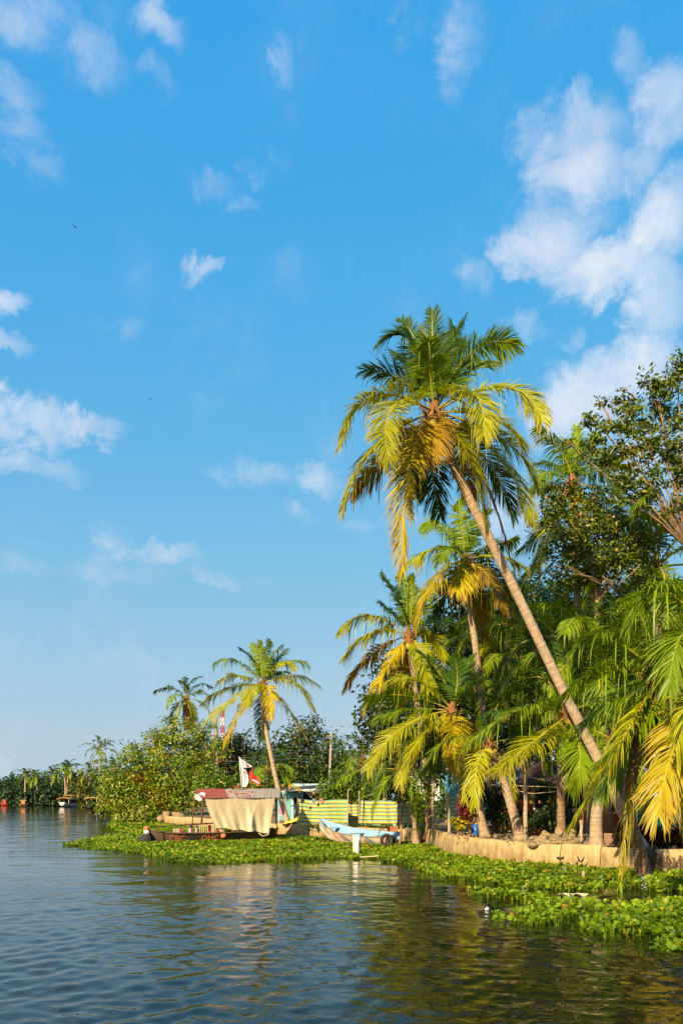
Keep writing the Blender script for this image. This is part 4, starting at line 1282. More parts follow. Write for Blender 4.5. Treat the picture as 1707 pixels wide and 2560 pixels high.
# far woods on the bend: each crown a tree
FART = [(-40, 1965, 40, 30, 245), (8, 1968, 30, 26, 240), (40, 1968, 28, 30, 232), (72, 1958, 30, 34, 228), (104, 1966, 26, 30, 225), (140, 1958, 30, 30, 226), (150, 1985, 26, 18, 212), (182, 1968, 30, 32, 214), (205, 1955, 26, 30, 206),
        (122, 1986, 26, 18, 214), (62, 1988, 34, 16, 226), (20, 1990, 30, 14, 236), (228, 1965, 30, 36, 196), (255, 1962, 30, 36, 182), (285, 1958, 30, 36, 160), (205, 1988, 20, 14, 200), (240, 1988, 26, 16, 178), (-90, 1962, 40, 32, 250), (-150, 1960, 40, 36, 255)]
ADJ = ['past the left edge', 'cut by the left edge', 'behind the first orange boat', 'left of the bent white trunk', 'right of the bent white trunk', 'left of the white houseboat', 'low beside the white houseboat', 'above the white houseboat', 'right of the white houseboat',
       'low between orange boat and houseboat', 'low above the orange boat', 'low near the left edge', 'above the dark houseboat', 'under the tall solitary palm', 'touching the leafy bush tree', 'low behind the cream bank wall', 'low behind the dark houseboat', 'far past the left edge', 'farthest past the left edge']
for i, (x, y, rx, ry, Y) in enumerate(FART):
    g = i in (8, 12, 13, 16)
    tree('far_tree', ('golden green' if g else 'dark green') + ' far tree ' + ADJ[i], Y, [(x, y, rx * .75, ry * .7), (x - rx * .5, y + ry * .4, rx * .6, ry * .6), (x + rx * .5, y + ry * .35, rx * .6, ry * .6), (x + rx * .1, y + ry * .8, rx * .8, ry * .45)], (x, 2006), 1500, 1.0, 'leaf_far_gold' if g else 'leaf_far', 400 + i, group='far trees on the river bend', r0=.3, per=20, spread=1.3)
BACKT = [(330, 1950, 60, 40, 120), (420, 1945, 70, 40, 118), (520, 1935, 70, 45, 116), (650, 1935, 70, 45, 112), (760, 1940, 70, 45, 110), (880, 1945, 60, 40, 105), (960, 1900, 70, 90, 90)]
for i, (x, y, rx, ry, Y) in enumerate(BACKT):
    tree('background_tree', 'background tree ' + ['behind the left side of the bush tree', 'behind the middle of the bush tree', 'behind the olive tree', 'behind the lone palm trunk', 'behind the concrete pole', 'behind the garden bush', 'behind the golden drooping palm'][i], Y,
         [(x, y, rx * .7, ry * .7), (x - rx * .6, y + ry * .4, rx * .6, ry * .6), (x + rx * .6, y + ry * .4, rx * .6, ry * .6), (x, y + ry * .9, rx, ry * .5)], (x, 2012), 2400, .6, 'leaf_far', 450 + i, group='background trees behind the bank', r0=.3, per=24, spread=.9)

# ================================================================ BOATS
M['oldwood'] = surf('old_wood', (0.16, 0.105, 0.055), (0.075, 0.05, 0.03), rough=.85, scale=3, bump=.5, stretch=(1, 1, 4), c3=(0.22, 0.15, 0.08))
M['black'] = surf('black_rubber', (0.018, 0.017, 0.016), (0.035, 0.032, 0.03), rough=.75, scale=5, bump=.3)
M['redpaint'] = surf('red_paint', (0.50, 0.07, 0.05), (0.40, 0.05, 0.045), rough=.6, scale=5)
M['whitepaint'] = surf('white_paint', (0.78, 0.74, 0.68), (0.62, 0.57, 0.5), rough=.6, scale=5)
M['creampaint'] = surf('cream_paint', (0.70, 0.56, 0.36), (0.52, 0.40, 0.24), rough=.7, scale=4)
M['orangepaint'] = surf('orange_paint', (0.70, 0.20, 0.06), (0.6, 0.16, 0.07), rough=.6, scale=6)
M['pipe'] = surf('rusty_pipe', (0.20, 0.085, 0.05), (0.11, 0.055, 0.04), rough=.75, scale=9)
M['rustred'] = surf('red_roof_sheet', (0.34, 0.085, 0.05), (0.27, 0.065, 0.04), rough=.7, scale=2.5, c3=(0.4, 0.2, 0.12), hi=.68)
M['rustmix'] = surf('patchy_roof_sheet', (0.33, 0.10, 0.06), (0.40, 0.34, 0.26), rough=.75, scale=5, lo=.44, hi=.5, stretch=(1, 1, .5))
M['greysheet'] = surf('grey_roof_sheet', (0.40, 0.34, 0.26), (0.33, 0.27, 0.21), rough=.75, scale=4, c3=(0.30, 0.13, 0.08), hi=.62)
M['canvas'] = surf('cream_canvas', (0.76, 0.65, 0.42), (0.66, 0.53, 0.30), rough=.9, scale=1.3, bump=.5, bscale=7, c3=(0.56, 0.46, 0.30), spec=.1, stretch=(1, 1, .6), lo=.3, hi=.6)
M['flagwhite'] = surf('flag_white', (0.75, 0.62, 0.62), (0.68, 0.55, 0.56), rough=.8, scale=3, spec=.1)
M['flagred'] = surf('flag_red', (0.62, 0.025, 0.02), (0.5, 0.02, 0.018), rough=.6, scale=3)
M['letters'] = surf('red_lettering', (0.48, 0.05, 0.06), (0.42, 0.05, 0.05), rough=.7)
M['bluepaint'] = surf('light_blue_paint', (0.26, 0.45, 0.58), (0.19, 0.36, 0.48), rough=.7, scale=5, c3=(0.40, 0.48, 0.5), hi=.58)
M['stripeblue'] = surf('stripe_blue', (0.16, 0.27, 0.33), (0.13, 0.2, 0.26), rough=.6, scale=6)
M['stripered'] = surf('stripe_red', (0.44, 0.16, 0.12), (0.4, 0.2, 0.14), rough=.6, scale=6)
M['thatch'] = surf('thatch', (0.50, 0.30, 0.07), (0.36, 0.2, 0.05), rough=.9, scale=1.5, stretch=(1, 1, 4), bump=.4)
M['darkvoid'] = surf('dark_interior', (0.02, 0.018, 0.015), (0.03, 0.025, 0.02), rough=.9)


class Hull:
    """boat hull between two ends: stations along the keel line, each with half width, gunwale and keel height"""
    def __init__(s, A, B, st, fl=.62, roll=0.0):
        s.roll = roll
        s.A, s.B = Vector((A[0], A[1], 0)), Vector((B[0], B[1], 0))
        s.d = (s.B - s.A).normalized()
        s.n = Vector((s.d.y, -s.d.x, 0))        # towards the camera side
        if s.n.y > 0: s.n = -s.n
        s.st, s.fl = st, fl

    def par(s, t):
        st = s.st
        for a, b in zip(st[:-1], st[1:]):
            if t <= b[0]:
                k = (t - a[0]) / (b[0] - a[0])
                k2 = k * k * (3 - 2 * k) * .5 + k * .5
                return [a[i] + (b[i] - a[i]) * k2 for i in range(1, 4)]
        return list(st[-1][1:4])

    def pt(s, t, side, v, inset=0.0):
        """v: 0 keel .. 1 gunwale; side +1 is the camera side"""
        w, g, k = s.par(t)
        w = max(w - inset, .004)
        z = k + (g - k) * (v ** .9)
        u = side * w * (v ** s.fl if v > 0 else 0)
        return s.A.lerp(s.B, t) + s.n * u + Vector((0, 0, z + (inset if v < 1 else 0) - u * s.roll))

    def shell(s, inset=0.0, n=26, m=7):
        P = []
        for i in range(n + 1):
            t = i / n
            row = [s.pt(t, 1, j / m, inset) for j in range(m, -1, -1)] + [s.pt(t, -1, j / m, inset) for j in range(1, m + 1)]
            P.append(row)
        return P


def rim(H, r, name, mat, parent, n=26, t0=0, t1=1):
    for sd in (1, -1):
        mb = MB()
        mb.tube([H.pt(t0 + (t1 - t0) * i / n, sd, 1) for i in range(n + 1)], r, n=6)
        mb.build(name, mat, parent, smooth=True)


def text_mesh(s, size, origin, ux, uz, name, mat, parent, depth=.004):
    """flat lettering: origin = lower left, ux / uz = unit vectors along and up the letters"""
    cu = bpy.data.curves.new('lettering', 'FONT')
    cu.body = s
    cu.size = size
    cu.extrude = depth
    cu.resolution_u = 2
    ob = bpy.data.objects.new('lettering', cu)
    COL.objects.link(ob)
    bpy.context.view_layer.update()
    dg = bpy.context.evaluated_depsgraph_get()
    me = bpy.data.meshes.new_from_object(ob.evaluated_get(dg))
    bpy.data.objects.remove(ob)
    off = root_of(parent)
    nrm = ux.cross(uz)
    for v in me.vertices:
        v.co = origin + ux * v.co.x + uz * v.co.y + nrm * v.co.z - off
    me.materials.clear()
    me.materials.append(mat)
    o = bpy.data.objects.new(name, me)
    COL.objects.link(o)
    o.parent = parent
    return o


# ---- the canopied boat
H1 = Hull((-8.40, 35.0), (-3.15, 38.4), [(0, .02, .60, .1), (.06, .2, .52, -.05), (.2, .48, .44, -.15), (.5, .62, .42, -.2), (.85, .55, .46, -.18), (1, .25, .55, 0)])
boat = empty('canopied_boat', H1.A, 'wooden boat with rusty corrugated canopy and cream sheet hung along its side', 'boat')
mb = MB(); mb.grid(H1.shell()); mb.grid(H1.shell(.05)); mb.build('hull', M['oldwood'], boat, smooth=True, recalc=False)
rim(H1, .035, 'gunwale', M['oldwood'], boat)
mb = MB(); mb.grid([[H1.pt(.03 + .94 * i / 20, 1, .55, .06), H1.pt(.03 + .94 * i / 20, -1, .55, .06)] for i in range(21)]); mb.build('deck', M['oldwood'], boat)


def hp(px, off, z):
    """point over the hull line shifted off towards the camera, on the sight line of photo column px, at height z"""
    A = H1.A + H1.n * off
    D = H1.B - H1.A
    k = (px - CX) / F
    t = (k * A.y - A.x) / (D.x - k * D.y)
    p = A + D * t
    return Vector((p.x, p.y, z))


def zpx(p, py):
    return CH + (HZ - py) / F * p.y


def hpy(px, py, off):
    p = hp(px, off, 0)
    p.z = zpx(p, py)
    return p


# stem post, black bow cover
p = hp(367, .0, 0)
mb = MB(); mb.lathe(p + Vector((0, 0, .0)), [(.10, 0), (.12, .35), (.125, .60)], n=12); mb.build('stem_post', M['whitepaint'], boat, smooth=True)
mb = MB(); mb.lathe(p + Vector((.01, 0, .601)), [(.128, 0), (.126, .14), (.11, .165)], n=12); mb.build('post_cap', M['orangepaint'], boat, smooth=True)
mb = MB()
P = []
for i in range(13):
    a = -2.6 + i * 3.4 / 12
    top = p + Vector((.12 * math.cos(a) + .06, .12 * math.sin(a), .47 + .03 * math.sin(i * 2.1)))
    mid = p + Vector((.32 * math.cos(a) * (1 + .15 * math.sin(i * 3)) - .06, .28 * math.sin(a), .22))
    bot = p + Vector((.56 * math.cos(a) * (1 + .12 * math.sin(i * 2.3)) - .16, .36 * math.sin(a), -.05))
    P.append([top, top.lerp(mid, .5) + Vector((0, 0, .04)), mid, bot])
mb.grid(P); mb.build('bow_cover', M['black'], boat, smooth=True)
# pipe rails
def rail(pts, r=.022):
    mb = MB(); mb.tube(pts, r, n=7); mb.build('rail', M['pipe'], boat, smooth=True)


for off in (.42, -.42):
    rail([hpy(387, 2090, off), hpy(392, 2075, off), hpy(397, 2067, off), hpy(408, 2065, off), hpy(460, 2063, off), hpy(540, 2058, off)])
    rail([hpy(460, 2061, off), hpy(530, 2058, off), hpy(600, 2056, off)], .03)
for px in (460, 493, 498):
    rail([hpy(px, 2087, .42), hpy(px, 2061, .42)], .02)
# balusters, red and white
for i, (x0, x1, y0, y1, c) in enumerate([(434, 439, 2071, 2086, 'creampaint'), (440, 444, 2071, 2086, 'creampaint'), (445, 449, 2071, 2086, 'creampaint'), (450, 456, 2071, 2085, 'redpaint'), (471, 477, 2064, 2085, 'whitepaint'), (477, 482, 2063, 2085, 'redpaint'), (489, 494, 2063, 2085, 'whitepaint'),
                                         (521, 528, 2063, 2084, 'redpaint'), (533, 536, 2068, 2083, 'creampaint'), (540, 547, 2072, 2083, 'redpaint'), (551, 555, 2073, 2082, 'creampaint'), (558, 562, 2073, 2082, 'creampaint'), (567, 579, 2074, 2083, 'redpaint'), (585, 592, 2076, 2081, 'whitepaint'), (595, 609, 2078, 2083, 'redpaint')]):
    a, b = hpy((x0 + x1) / 2, y1, .30), hpy((x0 + x1) / 2, y0, .30)
    mb = MB(); mb.box((a + b) / 2, ((x1 - x0) / F * a.y, .05, (b - a).length), rz=math.atan2(H1.d.y, H1.d.x)); mb.build('baluster', M[c], boat)
for x0 in range(500, 545, 5):
    mb = MB(); mb.tube([hpy(x0, 2084, -.42), hpy(x0, 2062, -.42)], .018, n=5); mb.build('baluster', M['creampaint'], boat)
# posts
EL, ER, RL, RR = hpy(506, 1996, .62), hpy(698, 1993, .62), hpy(489, 1972.5, -.62), hpy(700, 1971.5, -.62)
EL.z = ER.z = (EL.z + ER.z) / 2
for (px, off, y0) in ((481, .5, 2060), (503, .58, 2062), (600, .55, 2085), (692, .5, 2085), (505, -.55, 2060), (690, -.55, 2060)):
    a = hpy(px, y0, off)
    b = hpy(px + (5 if px < 510 else 0), 1997, off)
    b.z = 2.0 if off > 0 else 2.38
    mb = MB(); mb.tube([a, b], .026, n=7); mb.build('canopy_post', M['pipe'], boat, smooth=True)
# corrugated canopy sheets
sheets = [('rustred', 'brick red corrugated sheet'), ('rustred', 'brick red corrugated sheet'), ('rustmix', 'red sheet flaking to bare metal'), ('rustmix', 'red sheet flaking to bare metal'), ('greysheet', 'bare grey corrugated sheet'), ('greysheet', 'bare grey corrugated sheet')]
for i, (mt, lab) in enumerate(sheets):
    mb = MB(); P = []
    n = 40
    for k in range(n + 1):
        t = (i + k / n * 1.03) / 6
        e, r = EL.lerp(ER, min(t, 1.01)), RL.lerp(RR, min(t, 1.01))
        w = .016 * math.sin(k / n * 2 * math.pi * 9) + i % 2 * .006
        j = .02 * math.sin(i * 2.3 + k * .4)
        P.append([e + Vector((0, 0, w - .012 * abs(math.sin(k * .9)))) - H1.n * (-.02 - j), e.lerp(r, .5) + Vector((0, 0, w)), r + Vector((0, 0, w))])
    mb.grid(P)
    mb.grid([[q - Vector((0, 0, .006)) for q in row] for row in P])
    o = mb.build('roof_sheet', M[mt], boat, smooth=True, recalc=False); o['label'] = lab
mb = MB()
mb.tube([EL - Vector((0, 0, .05)), ER - Vector((0, 0, .05))], .03, n=6)
mb.tube([RL - Vector((0, 0, .05)), RR - Vector((0, 0, .05))], .03, n=6)
mb.tube([EL - Vector((0, 0, .05)), RL - Vector((0, 0, .05))], .025, n=6)
mb.tube([ER - Vector((0, 0, .05)), RR - Vector((0, 0, .05))], .025, n=6)
mb.build('roof_frame', M['oldwood'], boat)
mb = MB()
a = hpy(492, 1992, .1)
mb.grid([[a + Vector((-.1 + .5 * j / 5, .1 * math.sin(j), .16 - .3 * i / 5 - .05 * math.sin(j * 1.3 + i))) for j in range(6)] for i in range(6)])
mb.build('rolled_cloth', M['whitepaint'], boat, smooth=True)
# roof fittings: small red pipe with white knob
mb = MB(); a = hpy(596, 1971, -.3); mb.tube([hpy(580, 1966, -.3), hpy(594, 1965.5, -.3)], .025, n=6); mb.tube([a, hpy(596, 1962, -.3)], .035, n=7); mb.build('roof_pipe', M['redpaint'], boat)
mb = MB(); q = hpy(596, 1961, -.3); mb.lathe(q, [(.02, -.02), (.035, .01), (.02, .04)], n=8); mb.build('pipe_knob', M['whitepaint'], boat, smooth=True)
# painted lettering on the hull side
for (s, px, py, sz) in (('CBC', 412, 2106, .38), ('OHC', 490, 2100, .38)):
    o_ = hpy(px, py, .0)
    t = (o_ - H1.A).dot(H1.d) / (H1.B - H1.A).length
    w = max(H1.par(t)[0], H1.par(t + .13)[0])
    base = H1.A.lerp(H1.B, t) + H1.n * (w * .93 + .03)
    base.z = .10
    text_mesh(s, sz, base, H1.d, (Vector((0, 0, 1)) + H1.n * .28).normalized(), 'painted_letters', M['orangepaint'], boat, .003)
mb = MB(); q = hp(559, .66, .28); mb.lathe(q, [(.02, -.1), (.12, -.06), (.13, .05), (.05, .12)], n=10); mb.build('orange_float', M['orangepaint'], boat, smooth=True)

# ---- the hung sheet (lies over the canopy edge: a thing of its own)
sh = MB(); P = []
nx, nz = 60, 34
for i in range(nx + 1):
    u = i / nx
    row = []
    for j in range(nz + 1):
        v = j / nz
        left = 513 + 24 * v ** 1.2
        right = 687 - 13 * v
        px = left + (right - left) * u
        top = 1997.5 + 1.6 * math.sin(u * 11)
        bot = 2066 + 17 * u ** .8 - (10 if u > .985 else 0) + 1.5 * math.sin(u * 23)
        py = top + (bot - top) * v
        fold = .03 * math.sin(u * 19 + 2.0 * v) * v * (.3 + u) + .02 * math.sin(u * 43 - v * 3) * v 
        fold += .06 * math.exp(-((u - .62 - .08 * v) / .03) ** 2) * v + .06 * math.exp(-((u - .76 + .12 * v) / .025) ** 2) * v
        row.append(hpy(px, py, .66 + fold))
    P.append(row)
sh.grid(P)
sh.grid([[q - H1.n * .006 for q in row] for row in P])
o = sh.build('hung_sheet', M['canvas'], None, smooth=True, recalc=False)
tag(o, 'large cream canvas sheet hung from the rusty canopy edge', 'sheet')
mb = MB(); mb.tube([hpy(646, 2082, .68), hpy(657, 2091, .7), hpy(671, 2086, .7), hpy(675, 2070, .68)], [.012, .03, .03, .012], n=6)
o = mb.build('sheet_rope', M['canvas'], None, smooth=True); tag(o, 'loop of cream cloth dangling below the sheet corner', 'rope')


# ---- flags over the canopy
def cloth(pxs, Y, amp, name, mat, parent, thick=.008, seed=1, nu=14, nv=10):
    """cloth between two edge polylines (left, right), rippled in depth"""
    Lp, Rp = pxs

    def along(pl, t):
        k = t * (len(pl) - 1)
        i = min(int(k), len(pl) - 2)
        f = k - i
        return (pl[i][0] + (pl[i + 1][0] - pl[i][0]) * f, pl[i][1] + (pl[i + 1][1] - pl[i][1]) * f)
    P = []
    for i in range(nv + 1):
        a, b = along(Lp, i / nv), along(Rp, i / nv)
        P.append([at(a[0] + (b[0] - a[0]) * j / nu, a[1] + (b[1] - a[1]) * j / nu, Y + amp * math.sin(j / nu * 6 + i * .5 + seed) * (j / nu)) for j in range(nu + 1)])
    mb = MB(); mb.grid(P)
    mb.grid([[q + Vector((0, thick, 0)) for q in row] for row in P])
    return mb.build(name, mat, parent, smooth=True, recalc=False)


FY = 39.6
fb = empty('banner_flag', at(604, 1975, FY), 'tall white banner with red letters standing above the canopy', 'flag')
mb = MB(); mb.tube([at(605, 1976, FY), at(598.5, 1892, FY)], .022, n=6); mb.build('flag_pole', M['whitepaint'], fb, smooth=True)
cloth(([(599, 1894), (603, 1920)], [(600, 1894.5), (632, 1917)]), FY - .03, .03, 'banner_top', M['flagwhite'], fb, nu=10)
cloth(([(603.5, 1919), (605, 1940), (606, 1967)], [(607, 1920.5), (617, 1926), (621, 1945), (621, 1956), (616, 1966)]), FY - .03, .03, 'banner_body', M['flagwhite'], fb, nu=10)
ux, uz = Vector((1, 0, 0)), Vector((.05, 0, 1)).normalized()
for k, ch in enumerate('DYFI'):
    text_mesh(ch, .155, at(609.6 + k * .35, 1941.5 + k * 7.2, FY - .12), ux, Vector((0, 0, 1)), 'red_letter', M['letters'], fb)
    text_mesh(ch, .11, at(603.2 + k * .55, 1904 + k * 4.2, FY - .12), ux, Vector((0, 0, 1)), 'red_letter', M['letters'], fb, .003)
mb = MB(); mb.torus(at(612, 1929, FY - .1), .062, .016, (0, 1, 0), a0=.6, a1=5.4, n=14, m=6); mb.build('brown_mark', M['pipe'], fb)
mb = MB(); mb.tube([at(612, 1906, FY - .1), at(615.5, 1906.5, FY - .1), at(616.5, 1910, FY - .1), at(615.5, 1914, FY - .1), at(619, 1914.8, FY - .1), at(622.5, 1912, FY - .1)], [.012, .02, .022, .028, .026, .012], n=6); mb.build('brown_mark', M['pipe'], fb)
fr = empty('red_flag', at(629, 1975, FY - .2), 'drooping red flag with a white patch beside the banner', 'flag')
mb = MB(); mb.tube([at(628.5, 1974, FY - .2), at(631.5, 1919, FY - .2)], .02, n=6); mb.build('flag_pole', M['redpaint'], fr, smooth=True)
cloth(([(624.5, 1925), (624.5, 1938), (625, 1951)], [(633, 1935), (649, 1948), (653, 1966)]), FY - .26, .07, 'flag_cloth', M['flagred'], fr, nu=14)
cloth(([(630, 1947.5), (631, 1951)], [(645, 1953), (648, 1960)]), FY - .42, .03, 'white_patch', M['whitepaint'], fr, nu=8)

# ---- the blue boat
H2 = Hull((-1.0, 37.0), (2.3, 33.35), [(0, .03, 1.06, .55), (.05, .14, .98, .3), (.16, .36, .76, .05), (.38, .5, .55, -.1), (.65, .56, .47, -.14), (.88, .48, .46, -.1), (1, .34, .5, .04)], fl=.5, roll=.2)
bb = empty('rowing_boat', H2.A, 'small wooden boat, light blue inside and cream outside, moored at the wall', 'boat')
mb = MB(); mb.grid(H2.shell(0, 30, 8)); mb.build('hull', M['creampaint'], bb, smooth=True, recalc=False)
mb = MB(); mb.grid(H2.shell(.03, 30, 8)); mb.build('inner_lining', M['bluepaint'], bb, smooth=True, recalc=False)
rim(H2, .024, 'gunwale', surf('weathered_rim', (0.34, 0.28, 0.2), (0.2, 0.16, 0.11), rough=.8, scale=6), bb, 30)
mb = MB(); mb.grid([[H2.pt(.12 + .8 * i / 14, 1, .3, .05), H2.pt(.12 + .8 * i / 14, -1, .3, .05)] for i in range(15)]); mb.build('floor_boards', M['oldwood'], bb)
for t in (.2, .5, .82):
    a, b = H2.pt(t, 1, .8, .04), H2.pt(t, -1, .8, .04)
    mb = MB(); mb.box((a + b) / 2, ((a - b).length, .2, .035), rz=math.atan2((a - b).y, (a - b).x)); mb.build('thwart', M['bluepaint'], bb)
for t in (.1, .34, .5, .66):
    mb = MB(); mb.tube([H2.pt(t, -1, v / 6, .045) for v in range(6, 0, -1)] + [H2.pt(t, 1, v / 6, .045) for v in range(1, 7)], .018, n=5); mb.build('rib', M['creampaint'], bb)
def hull_patch(H, corners, mat, parent, name):
    mb = MB(); P = []
    for i in range(5):
        row = []
        for j in range(5):
            u, v = i / 4, j / 4
            t = (corners[0][0] * (1 - u) + corners[1][0] * u) * (1 - v) + (corners[3][0] * (1 - u) + corners[2][0] * u) * v
            w = (corners[0][1] * (1 - u) + corners[1][1] * u) * (1 - v) + (corners[3][1] * (1 - u) + corners[2][1] * u) * v
            row.append(H.pt(t, 1, w) + H.n * .007)
        P.append(row)
    mb.grid(P); mb.build(name, M[mat], parent, smooth=True)


hull_patch(H2, [(.12, .95), (.155, .95), (.21, .5), (.19, .5)], 'stripeblue', bb, 'painted_stripe')
hull_patch(H2, [(.25, .93), (.29, .93), (.35, .45), (.31, .45)], 'stripered', bb, 'painted_stripe')
hull_patch(H2, [(.355, .93), (.395, .93), (.46, .4), (.42, .4)], 'stripered', bb, 'painted_stripe')
hull_patch(H2, [(.40, .93), (.43, .93), (.52, .35), (.465, .35)], 'stripeblue', bb, 'painted_stripe')
hull_patch(H2, [(.715, .93), (.75, .93), (.82, .45), (.75, .45)], 'stripeblue', bb, 'painted_stripe')
hull_patch(H2, [(.70, .8), (.715, .8), (.75, .45), (.69, .45)], 'stripered', bb, 'painted_stripe')
hull_patch(H2, [(.02, .95), (.07, .95), (.08, .55), (.03, .55)], 'bluepaint', bb, 'painted_bow')
# tyres
M['tread'] = surf('tyre_rubber', (0.03, 0.028, 0.025), (0.055, 0.05, 0.042), rough=.8, scale=8, bump=.4)
c = at(966, 2101, 32.9)
t1 = empty('tyre_fender', c, 'black tyre hung on the stern of the blue boat', 'tyre')
mb = MB(); mb.torus(c, .215, .075, (.25, -1, .05), flat=1.1, n=32); mb.build('tread', M['tread'], t1, smooth=True)
mb = MB(); mb.torus(c + Vector((0, -.02, 0)), .15, .018, (.25, -1, .05), n=28, m=6); mb.build('bead', M['black'], t1, smooth=True)
c = at(978, 2104, 33.15)
mb = MB(); mb.torus(c, .2, .085, (.5, -1, .0), flat=1.2, n=28); o = mb.build('tyre_fender', M['tread'], None, smooth=True); tag(o, 'second tyre tucked behind the stern tyre', 'tyre')
for (px, py, Y, rr, a0, a1, lab) in ((1096, 2122, 31.6, .20, -1.45, 1.45, 'arched half tyre on the wall corner'), (1120, 2138, 29.2, .16, -1.2, 1.3, 'low dark tyre half sunk in hyacinth by the wall corner'), (1400, 2136, 21.9, .12, 2.3, 4.0, 'curved tyre strip stuck flat on the ochre wall'), (1297, 2160, 24.0, .15, -.9, 1.9, 'leaning tyre strip at the rusty drain stain')):
    mb = MB(); mb.torus(at(px, py, Y), rr, .035, (.3, -1, 0), a0=a0, a1=a1, n=16, m=8, flat=1.6); o = mb.build('tyre_piece', M['tread'], None, smooth=True); tag(o, lab, 'tyre', 'old tyre fenders along the wall')
mb = MB(); mb.tube([at(1443, 2141, 21.7), at(1447, 2153, 21.7), at(1452, 2155, 21.7), at(1460, 2142, 21.7)], [.015, .03, .03, .012], n=6); o = mb.build('tyre_piece', M['tread'], None, smooth=True); tag(o, 'hooked black tyre scrap right of the flat strip', 'tyre', 'old tyre fenders along the wall')
# white post in the hyacinth
wp = empty('marker_post', gp(891, 2140), 'white cloth wrapped post standing in the hyacinth before the blue boat', 'post')
b0 = gp(891, 2140)
mb = MB(); mb.lathe(b0 + Vector((-.06, 0.02, -.3)), [(.07, 0), (.07, 1.02)], n=10); mb.build('post', M['creampaint'], wp, smooth=True)
mb = MB(); P = []
for i in range(15):
    a = math.pi * 2 * i / 14
    P.append([b0 + Vector((.02 + (.115 + .02 * math.sin(j * 1.9 + 1)) * math.cos(a) * (1 - .08 * j) + .02 * math.sin(j * 1.4), .1 * math.sin(a), .69 - .095 * j - (.02 * math.sin(3 * a) if j in (0, 7) else 0))) for j in range(8)])
mb.grid(P); mb.build('white_wrap', surf('white_cloth', (0.86, 0.84, 0.80), (0.8, 0.78, 0.74), rough=.7), wp, smooth=True)
mb = MB(); mb.tube([gp(900, 2143, .12), gp(945, 2140, .15)], .02, n=6); o = mb.build('bamboo_pole', M['creampaint'], None); tag(o, 'thin bamboo pole lying on hyacinth right of the white post', 'pole')

# ================================================================ FENCE AND HOUSES
def stripe_mat():
    m, nt, b = new_mat('striped_tarpaulin')
    L = nt.links.new
    a = nt.nodes.new('ShaderNodeAttribute'); a.attribute_name = 'along'
    tc = nt.nodes.new('ShaderNodeTexCoord')
    n = nt.nodes.new('ShaderNodeTexNoise'); n.inputs['Scale'].default_value = 1.5
    L(tc.outputs['Object'], n.inputs['Vector'])
    ma = nt.nodes.new('ShaderNodeMath'); ma.operation = 'MULTIPLY_ADD'
    L(a.outputs['Fac'], ma.inputs[0]); ma.inputs[1].default_value = 6.9
    m2 = nt.nodes.new('ShaderNodeMath'); m2.operation = 'MULTIPLY'; L(n.outputs[0], m2.inputs[0]); m2.inputs[1].default_value = .12
    L(m2.outputs[0], ma.inputs[2])
    fr = nt.nodes.new('ShaderNodeMath'); fr.operation = 'FRACT'; L(ma.outputs[0], fr.inputs[0])
    cr = nt.nodes.new('ShaderNodeValToRGB'); cr.color_ramp.interpolation = 'CONSTANT'
    e = cr.color_ramp.elements
    e[0].position, e[0].color = 0.0, (0.055, 0.05, 0.045, 1)
    e[1].position, e[1].color = .13, (0.66, 0.47, 0.03, 1)
    x = e.new(.5); x.color = (0.21, 0.38, 0.22, 1)
    x = e.new(.9); x.color = (0.12, 0.09, 0.06, 1)
    L(fr.outputs[0], cr.inputs[0])
    L(cr.outputs[0], b.inputs['Base Color'])
    b.inputs['Roughness'].default_value = .55
    return m


M['stripes'] = stripe_mat()
M['pole'] = surf('grey_pole', (0.42, 0.34, 0.22), (0.3, 0.24, 0.15), rough=.9, scale=5, bump=.3)
fence = empty('striped_fence', gp(867, 2066, GZ), 'yellow and green striped tarpaulin fence along the embankment', 'fence')


def fence_panel(A, B, h, seed, nx=26):
    P = []
    d = (B - A); d.z = 0
    nn = Vector((-d.y, d.x, 0)).normalized()
    for i in range(nx + 1):
        u = i / nx
        sag = -.05 * math.sin(math.pi * u) + .02 * math.sin(u * 9 + seed)
        row = []
        for j in range(13):
            v = j / 12
            row.append(A.lerp(B, u) + nn * (.06 * math.sin(u * 11 + seed + v * 1.2) + .035 * math.sin(u * 31 + v * 3) * (1.2 - v)) + Vector((0, 0, v * (h + sag) + .02)))
        P.append(row)
    mb = MB(); mb.grid(P); mb.build('tarp_panel', M['stripes'], fence, smooth=True, recalc=False)


def fpost(p, h):
    mb = MB(); mb.tube([p, p + Vector((.02, 0, h))], .03, n=6); mb.build('fence_post', M['pole'], fence)


fpts = [gp(745, 2063, GZ), gp(870, 2067, GZ)]
fence_panel(gp(745, 2063, GZ), gp(868, 2068, GZ), 1.32, 1)
fence_panel(gp(869, 2064.5, GZ), gp(898, 2064.5, GZ), 1.12, 2, 8)
fence_panel(gp(898, 2068.5, GZ), gp(991, 2069.5, GZ), 1.30, 3)
fence_panel(gp(992, 2069.5, GZ), gp(1113, 2061, GZ), 1.30, 4)
fence_panel(gp(1116, 2058, GZ), gp(1250, 2052, GZ), 1.5, 5)
fence_panel(gp(1252, 2052, GZ), gp(1330, 2052, GZ), 1.5, 6)
for q, h in ((gp(744, 2064, GZ), 1.4), (gp(869, 2069, GZ), 1.75), (gp(897, 2069.5, GZ), 1.75), (gp(991.5, 2071, GZ), 1.36), (gp(1114, 2063, GZ), 1.4), (gp(1251, 2054, GZ), 1.6)):
    fpost(q, h)
